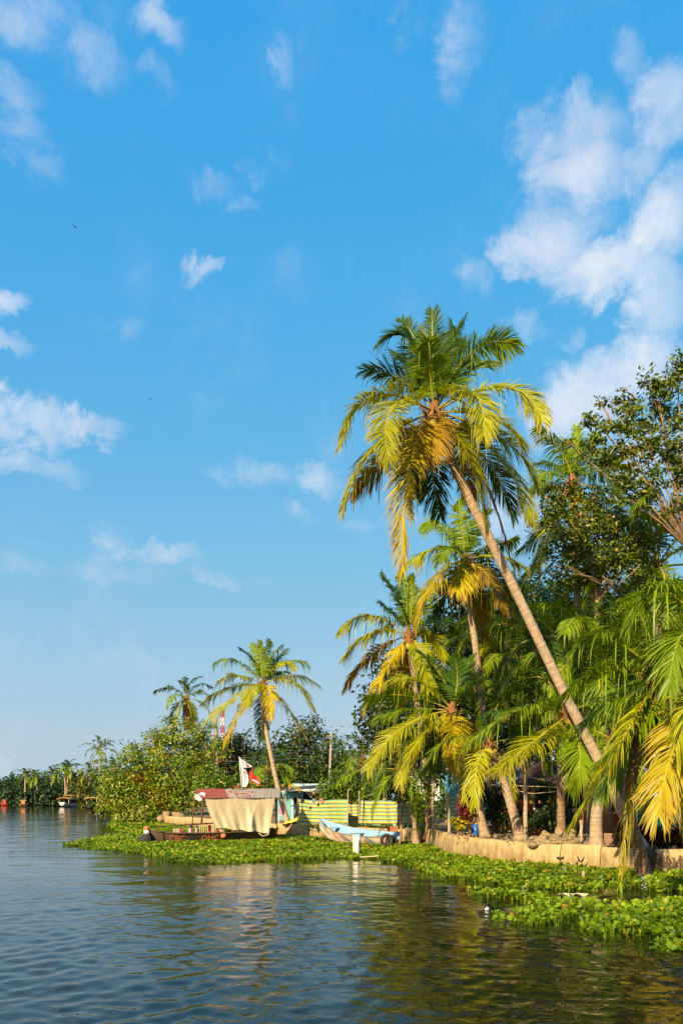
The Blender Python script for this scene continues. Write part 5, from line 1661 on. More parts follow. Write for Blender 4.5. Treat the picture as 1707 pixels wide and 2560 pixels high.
for i, (px, col) in enumerate(((755, 'black'), (784, 'stripeblue'), (802, 'stripered'))):
    p0 = gp(px, 2065.5, GZ)
    p0.z = GZ + 1.3
    mb = MB()
    mb.grid([[p0 + Vector(((a - 1) * .06, -.06 - .02 * math.sin(a + b), .07 - b * .07)) for a in range(4)] for b in range(4)])
    o = mb.build('hung_cloth', M[col], None, smooth=True); tag(o, ['small black cloth on the left end of the striped fence', 'blue green cloth on the striped fence top', 'reddish cloth on the striped fence top'][i], 'cloth')
# the strip of rough grass and litter at the foot of the fence
leaves('verge_grass', [(gp(780 + 22 * k, 2068 + (k % 3) * .8, GZ), (.5, .25, .07)) for k in range(14)], 2600, .12, M['leaf_mid'], None, 61, per=30, spread=.14, kind='stuff')['label'] = 'strip of low grass at the foot of the striped fence'
mb = MB(); mb.box(gp(981, 2079, GZ) + Vector((0, 0, .12)), (.42, .2, .22), rz=.1)
o = mb.build('brick_block', surf('red_brick', (0.45, 0.17, 0.08), (0.36, 0.14, 0.07), rough=.9, scale=6, bump=.4), None); tag(o, 'red brick block at the foot of the fence corner', 'brick')


def corrugated(mb, A, B, C, D, waves, amp=.025, n=None):
    """sheet from eave A-B to ridge D-C"""
    n = n or waves * 6
    P = []
    for k in range(n + 1):
        t = k / n
        w = Vector((0, 0, amp * math.sin(t * waves * 2 * math.pi)))
        P.append([A.lerp(B, t) + w, A.lerp(B, t).lerp(D.lerp(C, t), .5) + w, D.lerp(C, t) + w])
    mb.grid(P)
    mb.grid([[q - Vector((0, 0, .015)) for q in r] for r in P])


def window(house, c, w, h, frame_mat, nb=4):
    """window in a wall facing the camera: dark pane, frame, bars"""
    mb = MB(); mb.box(c + Vector((0, -.012, 0)), (w, .02, h)); pane = mb.build('window', M['darkvoid'], house)
    mb = MB()
    for s in (-1, 1):
        mb.box(c + Vector((s * w / 2, -.03, 0)), (.06, .05, h + .06))
        mb.box(c + Vector((0, -.033, s * h / 2)), (w - .062, .05, .06))
    mb.build('window_frame', frame_mat, pane)
    for k in range(nb):
        mb = MB(); mb.tube([c + Vector((-w / 2 + w * (k + 1) / (nb + 1), -.035, -h / 2)), c + Vector((-w / 2 + w * (k + 1) / (nb + 1), -.035, h / 2))], .012, n=5); mb.build('window_bar', M['pipe'], pane)


M['terracotta'] = surf('terracotta_wall', (0.58, 0.17, 0.08), (0.5, 0.15, 0.07), rough=.85, scale=2)
M['orangewall'] = surf('orange_wall', (0.52, 0.11, 0.035), (0.42, 0.085, 0.03), rough=.85, scale=2)
M['tealwall'] = surf('teal_wall', (0.13, 0.36, 0.38), (0.10, 0.3, 0.32), rough=.8, scale=2)
M['paleteal'] = surf('pale_teal_wall', (0.42, 0.62, 0.60), (0.36, 0.54, 0.52), rough=.8, scale=2)
M['darkroof'] = surf('dark_tile_roof', (0.10, 0.065, 0.05), (0.06, 0.045, 0.038), rough=.9, scale=5, bump=.5)
M['asbestos'] = surf('asbestos_sheet', (0.25, 0.2, 0.15), (0.15, 0.12, 0.095), rough=.9, scale=4)
M['bluetarp'] = surf('blue_tarpaulin', (0.02, 0.07, 0.35), (0.018, 0.055, 0.28), rough=.5, scale=4)
M['greennet'] = surf('green_shade_net', (0.01, 0.17, 0.13), (0.008, 0.13, 0.105), rough=.6, scale=3)
M['yellowtarp'] = surf('yellow_tarp', (0.72, 0.55, 0.06), (0.62, 0.47, 0.06), rough=.6, scale=3)
M['pink'] = surf('pink_plastic', (0.62, 0.10, 0.22), (0.55, 0.09, 0.2), rough=.4)
M['metal'] = surf('grey_metal', (0.45, 0.45, 0.45), (0.35, 0.35, 0.35), rough=.4, metallic=.6)

# ---- teal shack left of the fence
Y = 49.0
hs = empty('teal_shack', at(722, 2050, Y), 'small teal shack behind the lone palm trunk', 'house')
a, b = at(694, 2052, Y), at(752, 1975, Y)
mb = MB(); mb.box(((a.x + b.x) / 2, Y + 1.5, (a.z + b.z) / 2), (b.x - a.x, 3, b.z - a.z)); mb.build('wall', surf('shack_teal', (0.18, 0.40, 0.37), (0.12, 0.32, 0.31), rough=.8, scale=2), hs)
mb = MB(); mb.box(at(722, 1989, Y - .08), (1.25, .12, .22)); mb.build('lintel_band', M['tealwall'], hs)
mb = MB(); mb.box(at(741, 2018, Y - .05), (.35, .1, 1.4)); d = mb.build('doorway', M['darkvoid'], hs)
mb = MB(); mb.box(at(731, 2018, Y - .09), (.14, .08, 1.45)); mb.build('door_jamb', M['paleteal'], hs)
for px in (713, 744): mb = MB(); mb.tube([at(px, 2050, Y - 1.2), at(px + 2, 1980, Y - 1.2)], .03, n=6); mb.build('porch_post', M['pole'], hs)
mb = MB(); corrugated(mb, at(700, 1977, Y - 1.9), at(800, 1971, Y - 1.9), at(812, 1960, Y + 1.5), at(715, 1969, Y + 1.5), 12, .03); mb.build('awning_roof', M['asbestos'], hs, smooth=True, recalc=False)
mb = MB(); mb.tube([at(698 + 8.5 * k, 1978.5 - .5 * k + .7 * math.sin(k * 2.2), Y - 1.95) for k in range(13)], .035, n=5); mb.build('awning_edge', M['whitepaint'], hs, smooth=True)
mb = MB(); mb.tube([at(735, 2035, Y - 1.0), at(744, 2008, Y - 1.0), at(727, 2016, Y - 1)], [.09, .06, .05], n=6); mb.build('folded_umbrella', M['stripeblue'], hs)

# ---- terracotta house behind the fence
Y = 52.0
ht = empty('terracotta_house', at(830, 2050, Y), 'terracotta walled house behind the left half of the striped fence', 'house')
a, b = at(752, 2050, Y), at(930, 1978, Y)
mb = MB(); mb.box(((a.x + b.x) / 2, Y + 2, (a.z + b.z) / 2), (b.x - a.x, 4, b.z - a.z)); mb.build('wall', M['terracotta'], ht)
mb = MB(); mb.box(at(770, 1996, Y - .02), (.9, .04, .9)); mb.build('doorway', M['darkvoid'], ht)
window(ht, at(850, 1996, Y - .02), .8, .6, M['tealwall'])
mb = MB(); corrugated(mb, at(778, 1984, Y - .9), at(940, 1984, Y - .9), at(930, 1962, Y + 2), at(795, 1962, Y + 2), 16, .03); mb.build('roof', M['asbestos'], ht, smooth=True, recalc=False)
mb = MB(); mb.box(at(896, 1982, Y - 1.0), (1.1, .06, .35)); mb.build('red_fascia', M['terracotta'], ht)
hb = empty('flat_roofed_house', at(770, 2040, 60), 'pale teal flat roofed house peeking above the shack awning', 'house')
a, b = at(735, 2040, 60), at(822, 1966, 60)
mb = MB(); mb.box(((a.x + b.x) / 2, 62, (a.z + b.z) / 2), (b.x - a.x, 4, b.z - a.z)); mb.build('wall', M['paleteal'], hb)
mb = MB(); mb.box(at(778, 1963, 60) + Vector((0, 2, 0)), (2.9, 4.6, .22)); mb.build('roof_slab', M['paleteal'], hb)

# ---- teal house behind the middle palms
Y = 50.0
hm = empty('teal_house', at(1200, 2050, Y), 'teal walled house glimpsed between the trunks behind the striped fence', 'house')
a, b = at(1120, 2050, Y), at(1300, 1925, Y)
mb = MB(); mb.box(((a.x + b.x) / 2, Y + 2, (a.z + b.z) / 2), (b.x - a.x, 4, b.z - a.z)); mb.build('wall', M['tealwall'], hm)
window(hm, at(1220, 1975, Y - .01), .9, .9, M['whitepaint'])
mb = MB(); corrugated(mb, at(1105, 1928, Y - .6), at(1315, 1928, Y - .6), at(1300, 1890, Y + 2), at(1120, 1890, Y + 2), 18, .03); mb.build('roof', M['asbestos'], hm, smooth=True, recalc=False)
hw = empty('white_house', at(1060, 2045, 54), 'whitewashed house sliver behind the dark saplings', 'house')
a, b = at(1030, 2045, 54), at(1100, 1925, 54)
mb = MB(); mb.box(((a.x + b.x) / 2, 56, (a.z + b.z) / 2), (b.x - a.x, 4, b.z - a.z)); mb.build('wall', M['whitepaint'], hw)
mb = MB(); corrugated(mb, at(1020, 1928, 53.4), at(1110, 1928, 53.4), at(1105, 1900, 56), at(1025, 1900, 56), 10, .03); mb.build('roof', M['asbestos'], hw, smooth=True, recalc=False)

# ---- orange house under the dark roof
Y = 30.0
ho = empty('orange_house', at(1420, 2075, Y), 'orange walled house with a dark roof shaded by the palms', 'house')
a, b = at(1300, 2085, Y), at(1600, 1955, Y)
mb = MB(); mb.box(((a.x + b.x) / 2, Y + 2, (a.z + b.z) / 2), (b.x - a.x, 4, b.z - a.z)); mb.build('wall', M['orangewall'], ho)
mb = MB(); mb.box(at(1428, 2020, Y - .02), (.75, .04, 1.75)); mb.build('doorway', M['darkvoid'], ho)
window(ho, at(1354, 2000, Y - .01), .62, .8, M['whitepaint'], 5)
window(ho, at(1530, 2005, Y - .01), .62, .8, M['whitepaint'], 5)
mb = MB(); corrugated(mb, at(1272, 1966, Y - 1.3), at(1620, 1966, Y - 1.3), at(1590, 1902, Y + 2.2), at(1340, 1902, Y + 2.2), 30, .02); mb.build('roof', M['darkroof'], ho, smooth=True, recalc=False)
mb = MB(); mb.box(at(1446, 1968, Y - 1.28), (5.1, .04, .12)); mb.build('fascia', M['oldwood'], ho)
mb = MB(); mb.box(at(1340, 2068, Y - 1.4) + Vector((0, 0, 0)), (1.6, .2, .55)); mb.build('porch_parapet', M['orangewall'], ho)
mb = MB(); mb.box(at(1340, 2057.5, Y - 1.4), (1.66, .3, .05)); mb.build('parapet_cap', M['render'], ho)
for px in (1300, 1375, 1480):
    mb = MB(); mb.tube([at(px, 2080, Y - 1.2), at(px, 1968, Y - 1.2)], .045, n=8); mb.build('porch_post', M['oldwood'], ho, smooth=True)
# pots on the parapet
for i, (px, c, lab) in enumerate(((1297, 'whitepaint', 'leftmost white flower pot on the porch parapet'), (1306, 'stripered', 'dull pink flower pot beside the leftmost white one'), (1328, 'whitepaint', 'white flower pot right of the slim post'), (1341, 'paleteal', 'grey green flower pot on the porch parapet'), (1354, 'pink', 'magenta flower pot on the porch parapet'), (1363, 'creampaint', 'cream flower pot at the parapet end'))):
    b0 = at(px, 2056.5, Y - 1.55)
    pt = empty('flower_pot', b0, lab, 'flower pot', 'pots on the porch parapet')
    mb = MB(); mb.lathe(b0, [(.06, 0), (.085, .15), (.095, .15), (.095, .175), (.08, .175)], n=12); mb.build('pot', M[c], pt, smooth=False)
    leaves('plant', [(b0 + Vector((0, 0, .3)), (.14, .14, .14))], 120, .09, M['leaf_mid'], pt, 700 + i, per=20, spread=.07, shell=.1, kind='stuff')
# hanging baskets
for i, (px, py, c, lab) in enumerate(((1370, 2003, 'yellowtarp', 'bright yellow hanging basket under the dark roof'), (1350, 2006, 'stripered', 'dull red hanging pot left of the yellow basket'), (1304, 2004, 'redpaint', 'red hanging pot beside the slim post'), (1395, 2012, 'stripered', 'red hanging pot right of the yellow basket'), (1328, 2006, 'yellowtarp', 'small ochre hanging pot near the window'))):
    b0 = at(px, py + 4, 28.4)
    hb_ = empty('hanging_basket', b0, lab, 'flower pot', 'pots hung along the porch')
    mb = MB(); mb.lathe(b0, [(.03, 0), (.07, .03), (.09, .10), (.092, .12), (.07, .12)], n=12); mb.build('pot', M[c], hb_)
    mb = MB()
    for k in range(3):
        an = k * 2.09
        mb.tube([b0 + Vector((.085 * math.cos(an), .085 * math.sin(an), .12)), b0 + Vector((0, 0, .5))], .004, n=4)
    mb.build('hanger', M['pipe'], hb_)
    leaves('plant', [(b0 + Vector((0, 0, .2)), (.13, .13, .1))], 120, .09, M['leaf_mid'], hb_, 720 + i, per=20, spread=.06, shell=.1, kind='stuff')
leaves_root = empty('hanging_fern', at(1368, 1965, 28.3), 'leafy fern hanging from the dark roof edge', 'plant')
leaves('crown', [(at(1368, 1968, 28.3), (.3, .2, .18)), (at(1352, 1958, 28.4), (.2, .2, .15)), (at(1372, 1985, 28.3), (.12, .12, .2))], 700, .11, M['leaf_mid'], leaves_root, 740, per=20, spread=.12, shell=.1)
# clothes lines
for i, pts in enumerate(([(1225, 1962, 27), (1330, 1966, 27), (1400, 1968, 27), (1440, 1972, 26.5)], [(1270, 1973, 26.8), (1330, 1984, 26.8), (1400, 1978, 26.8), (1440, 1968, 26.5)], [(1320, 1942, 27), (1400, 1958, 26.8), (1470, 1972, 26)])):
    mb = MB(); mb.tube([at(*q) for q in pts], .012, n=5); o = mb.build('clothes_line', M['creampaint'], None, smooth=True); tag(o, ['upper straight clothes line before the dark roof', 'sagging clothes line across the orange porch', 'thin slanting line over the dark roof'][i], 'line', 'lines strung before the orange house')
# blue awning and blue sheets
mb = MB(); mb.grid([[at(1402 + 16 * j, 1968 - 3 * math.sin(j * .9) - i * 3.5 + (4 - j) * .2, 25.6 + i * .35) for j in range(6)] for i in range(5)])
mb.grid([[at(1402 + 16 * j, 1968.8 - 3 * math.sin(j * .9) - i * 3.5 + (4 - j) * .2, 25.6 + i * .35) for j in range(6)] for i in range(5)])
o = mb.build('tarp_awning', M['bluetarp'], None, smooth=True, recalc=False); tag(o, 'small blue tarpaulin awning right of the dark trunk', 'awning')
for i, (px, py, w) in enumerate(((1042, 2062, .5), (1062, 2061, .75))):
    c = at(px, py, 36.5 - i * .3)
    mb = MB(); mb.grid([[c + Vector((w * (a / 7 - .5), .3 * (b / 4 - .5), -.06 + .16 * math.sin(math.pi * a / 7) * math.sin(math.pi * b / 4) + .03 * math.sin(a * 2 + b))) for a in range(8)] for b in range(5)])
    o = mb.build('blue_bundle', M['bluetarp'], None, smooth=True); tag(o, ['left one of two blue bundles at the fence foot', 'right one of two blue bundles at the fence foot'][i], 'bundle')
# shade net at the right
nt_ = empty('shade_net', at(1650, 2080, 23.5), 'dark green shade net hung at the right edge', 'net')
P = []
for i in range(31):
    u = i / 30
    px = 1582 + 260 * u
    row = []
    for j in range(15):
        v = j / 14
        bot = 2070 + 26 * math.exp(-((u - .17) / .06) ** 2) + 10 * math.sin(u * 9 + 1) * .6
        row.append(at(px, 2003 + (bot - 2003) * v, 23.4 + .10 * math.sin(u * 26 + v) * (.3 + v) + .05 * math.sin(u * 61)))
    P.append(row)
mb = MB(); mb.grid(P); mb.build('net_cloth', M['greennet'], nt_, smooth=True, recalc=False)
mb = MB(); mb.grid([[at(1576 + 270 * i / 20, 1993 + 11 * j / 3 + 1.5 * math.sin(i), 23.3 + .03 * math.sin(i * 2)) for j in range(4)] for i in range(21)]); mb.build('blue_band', M['bluetarp'], nt_, smooth=True, recalc=False)
for px in (1582, 1720): mb = MB(); mb.tube([at(px, 2105, 23.6), at(px, 1990, 23.6)], .04, n=7); mb.build('net_post', M['oldwood'], nt_)
# posts and poles among the palms
for (px, y0, y1, Y, r, lab) in ((1313, 2108, 1944, 25.2, .065, 'straight slim trunk post standing on the wall edge'), (1452, 2104, 2050, 23.2, .045, 'short wooden stake in the soil heap'), (1122, 2085, 1990, 29.6, .05, 'thin pole left of the croton'), (1082, 2090, 1900, 31.5, .05, 'thin dark pole right of the sapling'), (1253, 2085, 1985, 30.5, .05, 'thin dark stake before the shaded fence')):
    mb = MB(); n = 9
    mb.tube([at(px + .8 * math.sin(k * 1.3), y0 + (y1 - y0) * k / n, Y) for k in range(n + 1)], [r * (1 + .06 * math.sin(k * 2.2)) * (1.15 - .2 * k / n) for k in range(n + 1)], n=9, jitter=.05)
    o = mb.build('wooden_post', M['bark'] if r > .06 else M['pole'], None, smooth=True, recalc=False); tag(o, lab, 'post')
# tree stump, drum
st = at(1405, 2088, 24.6)
mb = MB(); mb.lathe(st + Vector((0, 0, -.1)), [(.2, 0), (.17, .2), (.16, .33), (.15, .34)], n=11); o = mb.build('tree_stump', M['bark_dark'], None); tag(o, 'sawn tree stump on the soil heap', 'stump')
dr = at(1189, 2088, 28.9)
dm = empty('blue_drum', dr, 'blue plastic drum behind the middle palm foot', 'drum')
mb = MB(); mb.lathe(dr, [(.15, 0), (.17, .03), (.17, .17), (.18, .19), (.17, .21), (.17, .38), (.15, .42)], n=14); mb.build('drum_body', surf('blue_plastic', (0.03, 0.13, 0.38), (0.025, 0.1, 0.3), rough=.4), dm, smooth=True)
mb = MB(); mb.lathe(dr + Vector((0, 0, .421)), [(.16, 0), (.16, .04), (.1, .05)], n=14); mb.build('drum_lid', M['yellowtarp'], dm)
# soil heap: big clods and loose crumbs
M['clod'] = surf('dry_soil', (0.36, 0.27, 0.14), (0.24, 0.17, 0.085), rough=.95, scale=5, bump=.7)
sh_ = empty('soil_heap', at(1400, 2105, 23.6), 'heap of dry broken soil clods on the wall behind the slim post', 'soil heap')


def clod_geo(mb, c, r, rnd, seg=6):
    ph = [rnd.uniform(0, 6.28) for _ in range(4)]
    vs, fs = [], []
    rows = 4
    for i in range(rows + 1):
        th = math.pi * i / rows
        for k in range(seg):
            a = 2 * math.pi * k / seg
            q = r * (1 + .28 * math.sin(2 * a + ph[0]) * math.sin(th) + .22 * math.cos(3 * th + ph[1]) + .16 * math.sin(3 * a + 2 * th + ph[2]))
            vs.append(c + Vector((q * math.sin(th) * math.cos(a), q * math.sin(th) * math.sin(a), q * .75 * math.cos(th))))
    for i in range(rows):
        for k in range(seg):
            a, b = i * seg + k, i * seg + (k + 1) % seg
            fs.append((a, b, b + seg, a + seg))
    mb.add(vs, fs)


rnd = random.Random(9)
P = []
for i in range(19):
    px = 1318 + 165 * i / 18
    hh = .30 * math.sin(math.pi * i / 18) ** .6 * (1 + .35 * math.sin(i * 1.7))
    row = []
    for j in range(9):
        v = j / 8
        Yb = 23.2 + 1.6 * v
        row.append(Vector(((px - CX) / F * Yb, Yb, GZ + .02 + hh * math.sin(math.pi * v) ** .8 + .03 * math.sin(i * 3 + j * 2.3))))
    P.append(row)
mb = MB(); mb.grid(P); mb.build('mound', M['clod'], sh_, recalc=False)
for k in range(60):
    u, v = rnd.random(), rnd.random()
    px = 1322 + 158 * u
    Yb = 23.15 + 1.1 * v
    hh = .30 * math.sin(math.pi * u) ** .6 * (1 + .35 * math.sin(u * 30.6)) * math.sin(math.pi * (Yb - 23.2) / 1.6) ** .8 if 23.2 < Yb < 24.8 else 0
    mb = MB(); clod_geo(mb, Vector(((px - CX) / F * Yb, Yb, GZ + .04 + max(hh, 0))), rnd.uniform(.05, .13) * (1.5 if k < 6 else 1), rnd); mb.build('clod', M['clod'], sh_, recalc=False)
mb = MB()
for k in range(500):
    px = rnd.uniform(1130, 1560)
    Yb = (CH - GZ) * F / (rnd.uniform(2096, 2118) - HZ) + (2.8 if px < 1250 else 0) + 1.0
    clod_geo(mb, Vector(((px - CX) / F * Yb, Yb, GZ + .06 + rnd.uniform(0, .03))), rnd.uniform(.015, .05), rnd, 5)
o = mb.build('soil_crumbs', M['clod'], None, recalc=False); tag(o, 'loose soil crumbs scattered along the bank top', kind='stuff')
c = at(1512, 2098, 22.8)
mb = MB(); mb.box(c, (.35, .3, .34), rz=.3, taper=.85); o = mb.build('concrete_block', surf('pink_concrete', (0.42, 0.24, 0.15), (0.34, 0.19, 0.12), rough=.9, scale=5, bump=.4), None); tag(o, 'reddish concrete block beside the stout trunk', 'block')
# brush piles of dead fronds under the net
for i, (bl, lab) in enumerate(((([(1590, 2085, 32, 22), (1575, 2105, 26, 16)]), 'left dark pile of dead brush beside the near palm trunk'), (([(1680, 2095, 46, 20), (1640, 2108, 34, 14), (1720, 2110, 40, 16)]), 'right dark pile of dead brush under the green net'))):
    r_ = empty('brush_pile', at(bl[0][0], 2118, 21.6), lab, 'brush pile')
    leaves('dead_brush', [(at(b[0], b[1], 21.8), (b[2] / F * 21.8, .45, b[3] / F * 21.8)) for b in bl], 2400, .2, leaf_mat('dead_brush_%d' % i, [(0, (0.02, 0.013, 0.008)), (.7, (0.06, 0.035, 0.015)), (1, (0.14, 0.08, 0.03))], trans=.1, rough=.9, spec=.1), r_, 760 + i, per=24, spread=.16, shell=.3, aspect=.16, upb=.2)
# roots spilling over the broken wall
rt = empty('palm_roots', gp(1612, 2188), 'matted roots and dry stalks spilling through the broken wall gap', 'roots')
rnd = random.Random(4)
mb = MB()
for k in range(90):
    px = rnd.uniform(1588, 1690)
    p0 = at(px, rnd.uniform(2112, 2130), 20.9)
    p1 = p0 + Vector((rnd.uniform(-.35, .15), -.5, -.25))
    p2 = p1 + Vector((rnd.uniform(-.3, .1), -.2, -rnd.uniform(.2, .5)))
    mb.tube([p0, p1, p2], [.014, .012, .004], n=4)
mb.build('root_mat', M['oldwood'], rt, recalc=False)
mb = MB(); mb.tube([at(1596, 2196, 20.0), at(1598, 2160, 20.0)], [.06, .07], n=8); mb.build('root_stub', M['bark'], rt)
# yellow tarp, chair
mb = MB(); c = gp(722, 2064, GZ) + Vector((0, 1.2, 0))
mb.grid([[c + Vector((.9 * (a / 9 - .5), .7 * (b / 5 - .5), .02 + (.42 * (a / 9) ** .8) * math.sin(math.pi * min(1, b / 5 + .12)) + .03 * math.sin(a * 2.1 + b * 1.3))) for a in range(10)] for b in range(6)])
o = mb.build('crumpled_tarp', M['yellowtarp'], None, smooth=True); tag(o, 'crumpled yellow tarp between palm foot and striped fence', 'tarp')
c = gp(698, 2060, GZ) + Vector((0, 2.4, 0))
ch = empty('plastic_chair', c, 'pink plastic chair left of the lone palm trunk', 'chair')
mb = MB(); mb.box(c + Vector((0, 0, .42)), (.42, .4, .04)); mb.build('seat', M['whitepaint'], ch)
mb = MB(); mb.grid([[c + Vector((-.2 + .4 * a / 5, .19 + .05 * b / 4 - .03 * math.sin(math.pi * a / 5), .46 + .45 * b / 4)) for a in range(6)] for b in range(5)]); mb.grid([[c + Vector((-.2 + .4 * a / 5, .21 + .05 * b / 4 - .03 * math.sin(math.pi * a / 5), .46 + .45 * b / 4)) for a in range(6)] for b in range(5)]); mb.build('backrest', M['pink'], ch, recalc=False)
for sx in (-1, 1):
    for sy in (-1, 1):
        mb = MB(); mb.tube([c + Vector((sx * .18, sy * .17, .4)), c + Vector((sx * .21, sy * .2, 0))], .02, n=6); mb.build('leg', M['whitepaint'], ch)

# ================================================================ POLES, TOWER, WIRES
cp = empty('utility_pole', at(822, 2000, 62), 'slim concrete utility pole rising before the green tree', 'pole')
mb = MB(); mb.tube([at(822, 2005, 62), at(828, 1830, 62)], [.12, .07], n=8); mb.build('shaft', surf('concrete_pole', (0.42, 0.36, 0.28), (0.34, 0.29, 0.22), rough=.9, scale=3), cp, smooth=True)
mb = MB(); mb.box(at(827.5, 1840, 61.9), (.7, .06, .07)); mb.build('cross_arm', M['pole'], cp)
bt = empty('bare_trunk', at(548, 2010, 74), 'bare headless palm trunk beside the lattice tower', 'tree trunk')
trunk([at(548, 2010, 74), at(545, 1930, 74), at(539.5, 1795, 74)], .2, .14, bt, M['bark'], n=8, step=.2)
wires = [([(828, 1838, 62), (900, 1862, 50), (960, 1850, 42)], 'wire sagging right from the concrete pole'), ([(828, 1840, 62), (760, 1875, 58), (690, 1890, 55), (600, 1895, 52)], 'wire running left from the concrete pole'), ([(828, 1842, 62), (740, 1895, 58), (640, 1905, 55), (560, 1903, 52)], 'lower wire running left from the concrete pole')]
for pts, lab in wires:
    mb = MB(); mb.tube([at(*q) for q in pts], .008, n=4); o = mb.build('power_wire', M['metal'], None, smooth=True); tag(o, lab, 'wire', 'wires at the concrete pole')
tw = empty('lattice_tower', at(553, 2005, 150), 'far red and white lattice mast behind the palms', 'tower')
z0, z1 = .5, at(0, 1775, 150).z
nb = 12
for k in range(nb):
    mb = MB()
    za, zb = z0 + (z1 - z0) * k / nb, z0 + (z1 - z0) * (k + 1) / nb
    cx, cy = at(553, 2000, 150).x + .3, 150
    w0, w1 = 1.0 - .5 * k / nb, 1.0 - .5 * (k + 1) / nb
    q = [(-1, -1), (1, -1), (1, 1), (-1, 1)]
    for i in range(4):
        a, b = q[i], q[(i + 1) % 4]
        A, B = Vector((cx + a[0] * w0 / 2, cy + a[1] * w0 / 2, za)), Vector((cx + a[0] * w1 / 2, cy + a[1] * w1 / 2, zb))
        C_, D_ = Vector((cx + b[0] * w0 / 2, cy + b[1] * w0 / 2, za)), Vector((cx + b[0] * w1 / 2, cy + b[1] * w1 / 2, zb))
        for s, e in ((A, B), (A, D_), (C_, B), (B, D_)): mb.tube([s, e], .045, n=4)
    mb.build('mast_section', M['redpaint'] if k % 2 else M['whitepaint'], tw, recalc=False)

# ================================================================ LEFT SHORE AND FAR WATER
for (px, y0, y1, r, lab, c) in ((290, 2058, 2024, .11, 'weathered wooden stake at the tip of the left hyacinth', 'creampaint'), (378, 2054, 2036, .06, 'thin green stake in hyacinth before the bush tree', 'pole')):
    b0 = gp(px, y0)
    mb = MB(); mb.tube([b0 - Vector((0, 0, .3)), b0 + Vector((.1, 0, (y0 - y1) / F * b0.y))], [r, r * .8], n=7); o = mb.build('mooring_stake', M[c], None, smooth=True); tag(o, lab, 'stake')
Hs = Hull((-20.2, 71.5), (-16.2, 73.5), [(0, .05, .95, .3), (.1, .3, .7, .05), (.4, .6, .5, -.1), (.8, .6, .5, -.1), (1, .4, .6, 0)])
sb = empty('wooden_canoe', Hs.A, 'dark wooden canoe under the left edge of the bush tree', 'boat')
mb = MB(); mb.grid(Hs.shell()); mb.grid(Hs.shell(.05)); mb.build('hull', M['oldwood'], sb, smooth=True, recalc=False)
rim(Hs, .04, 'gunwale', M['oldwood'], sb, 16)
mb = MB(); mb.tube([Hs.pt(.42, 1, .5) + Vector((0, 0, 0)), Hs.pt(.42, 1, 1) + Vector((.1, 0, .75))], .05, n=6); mb.build('mooring_pole', M['creampaint'], sb)
b0 = gp(354, 2048)
fs = empty('marker_flag', b0, 'small orange red flag on a stick under the bush tree', 'flag')
mb = MB(); mb.tube([b0, b0 + Vector((.25, 0, 1.0))], .03, n=6); mb.build('stick', M['pole'], fs)
mb = MB(); mb.grid([[b0 + Vector((.1 + .4 * a / 4 + .03 * b, -.05 - .05 * math.sin(a + b), .6 + .7 * b / 5 + .12 * math.sin(a))) for a in range(5)] for b in range(6)]); mb.build('flag_cloth', M['orangepaint'], fs, smooth=True)
# piled sacks and rubble behind the far wall end
for i, (px, py, r) in enumerate(((420, 2040, .5), (450, 2042, .4), (405, 2046, .35), (440, 2037, .3))):
    mb = MB(); clod_geo(mb, at(px, py, 61), r, random.Random(i), 10); o = mb.build('earth_sack', M['clod'], None, smooth=True, recalc=False)
    tag(o, ['largest earth sack on the left wall end', 'earth sack right of the largest one', 'earth sack at the left of the pile', 'small earth sack on top of the pile'][i], 'sack', 'sacks piled on the left wall end')


def houseboat(label, cpx, Y, w, hullmat, roofmat, tiers):
    """seen from the bow: beam w, length about three times that, pointing at the camera"""
    c = Vector(((cpx - CX) / F * Y, Y, 0))
    L = w * 3
    r = empty('houseboat', c, label, 'houseboat')
    H = Hull((c.x, c.y - 1.2), (c.x + .4, c.y + L), [(0, .25 * w, 1.0, .25), (.12, w * .44, .8, -.1), (.5, w * .5, .75, -.2), (.88, w * .45, .8, -.2), (1, w * .3, 1.0, .0)], fl=.35)
    mb = MB(); mb.grid(H.shell(0, 16, 5)); mb.grid([[H.pt(i / 16, 1, .96), H.pt(i / 16, -1, .96)] for i in range(17)])
    P = [H.pt(0, 1, j / 5) for j in range(6)] + [H.pt(0, -1, j / 5) for j in range(5, 0, -1)]
    mb.add(P, [tuple(range(len(P)))]); mb.build('hull', M[hullmat], r, smooth=False, recalc=False)
    mb = MB(); mb.box(c + Vector((0, L * .55, 1.25)), (w * .8, L * .6, 1.0)); mb.build('cabin', M['darkvoid'], r)
    for sx in (-1, 0, 1):
        mb = MB(); mb.tube([c + Vector((sx * w * .42, .2, .7)), c + Vector((sx * w * .42, .2, 1.9))], .05, n=5); mb.build('post', M['whitepaint' if sx else 'oldwood'], r)
    for t, (zz, ww, y0) in enumerate(tiers):
        P = []
        for i in range(9):
            P.append([c + Vector((-ww / 2 * math.cos(math.pi * j / 10), y0 + (L * .8 - y0) * i / 8, zz + .42 * math.sin(math.pi * j / 10) - (.12 * (i / 8 - .5) ** 2))) for j in range(11)])
        mb = MB(); mb.grid(P); mb.grid([[q - Vector((0, 0, .14)) for q in row] for row in P])
        mb.grid([[q, q - Vector((0, 0, .14))] for q in P[0]]); mb.build('thatched_roof', M[roofmat], r, smooth=True, recalc=False)
    return r


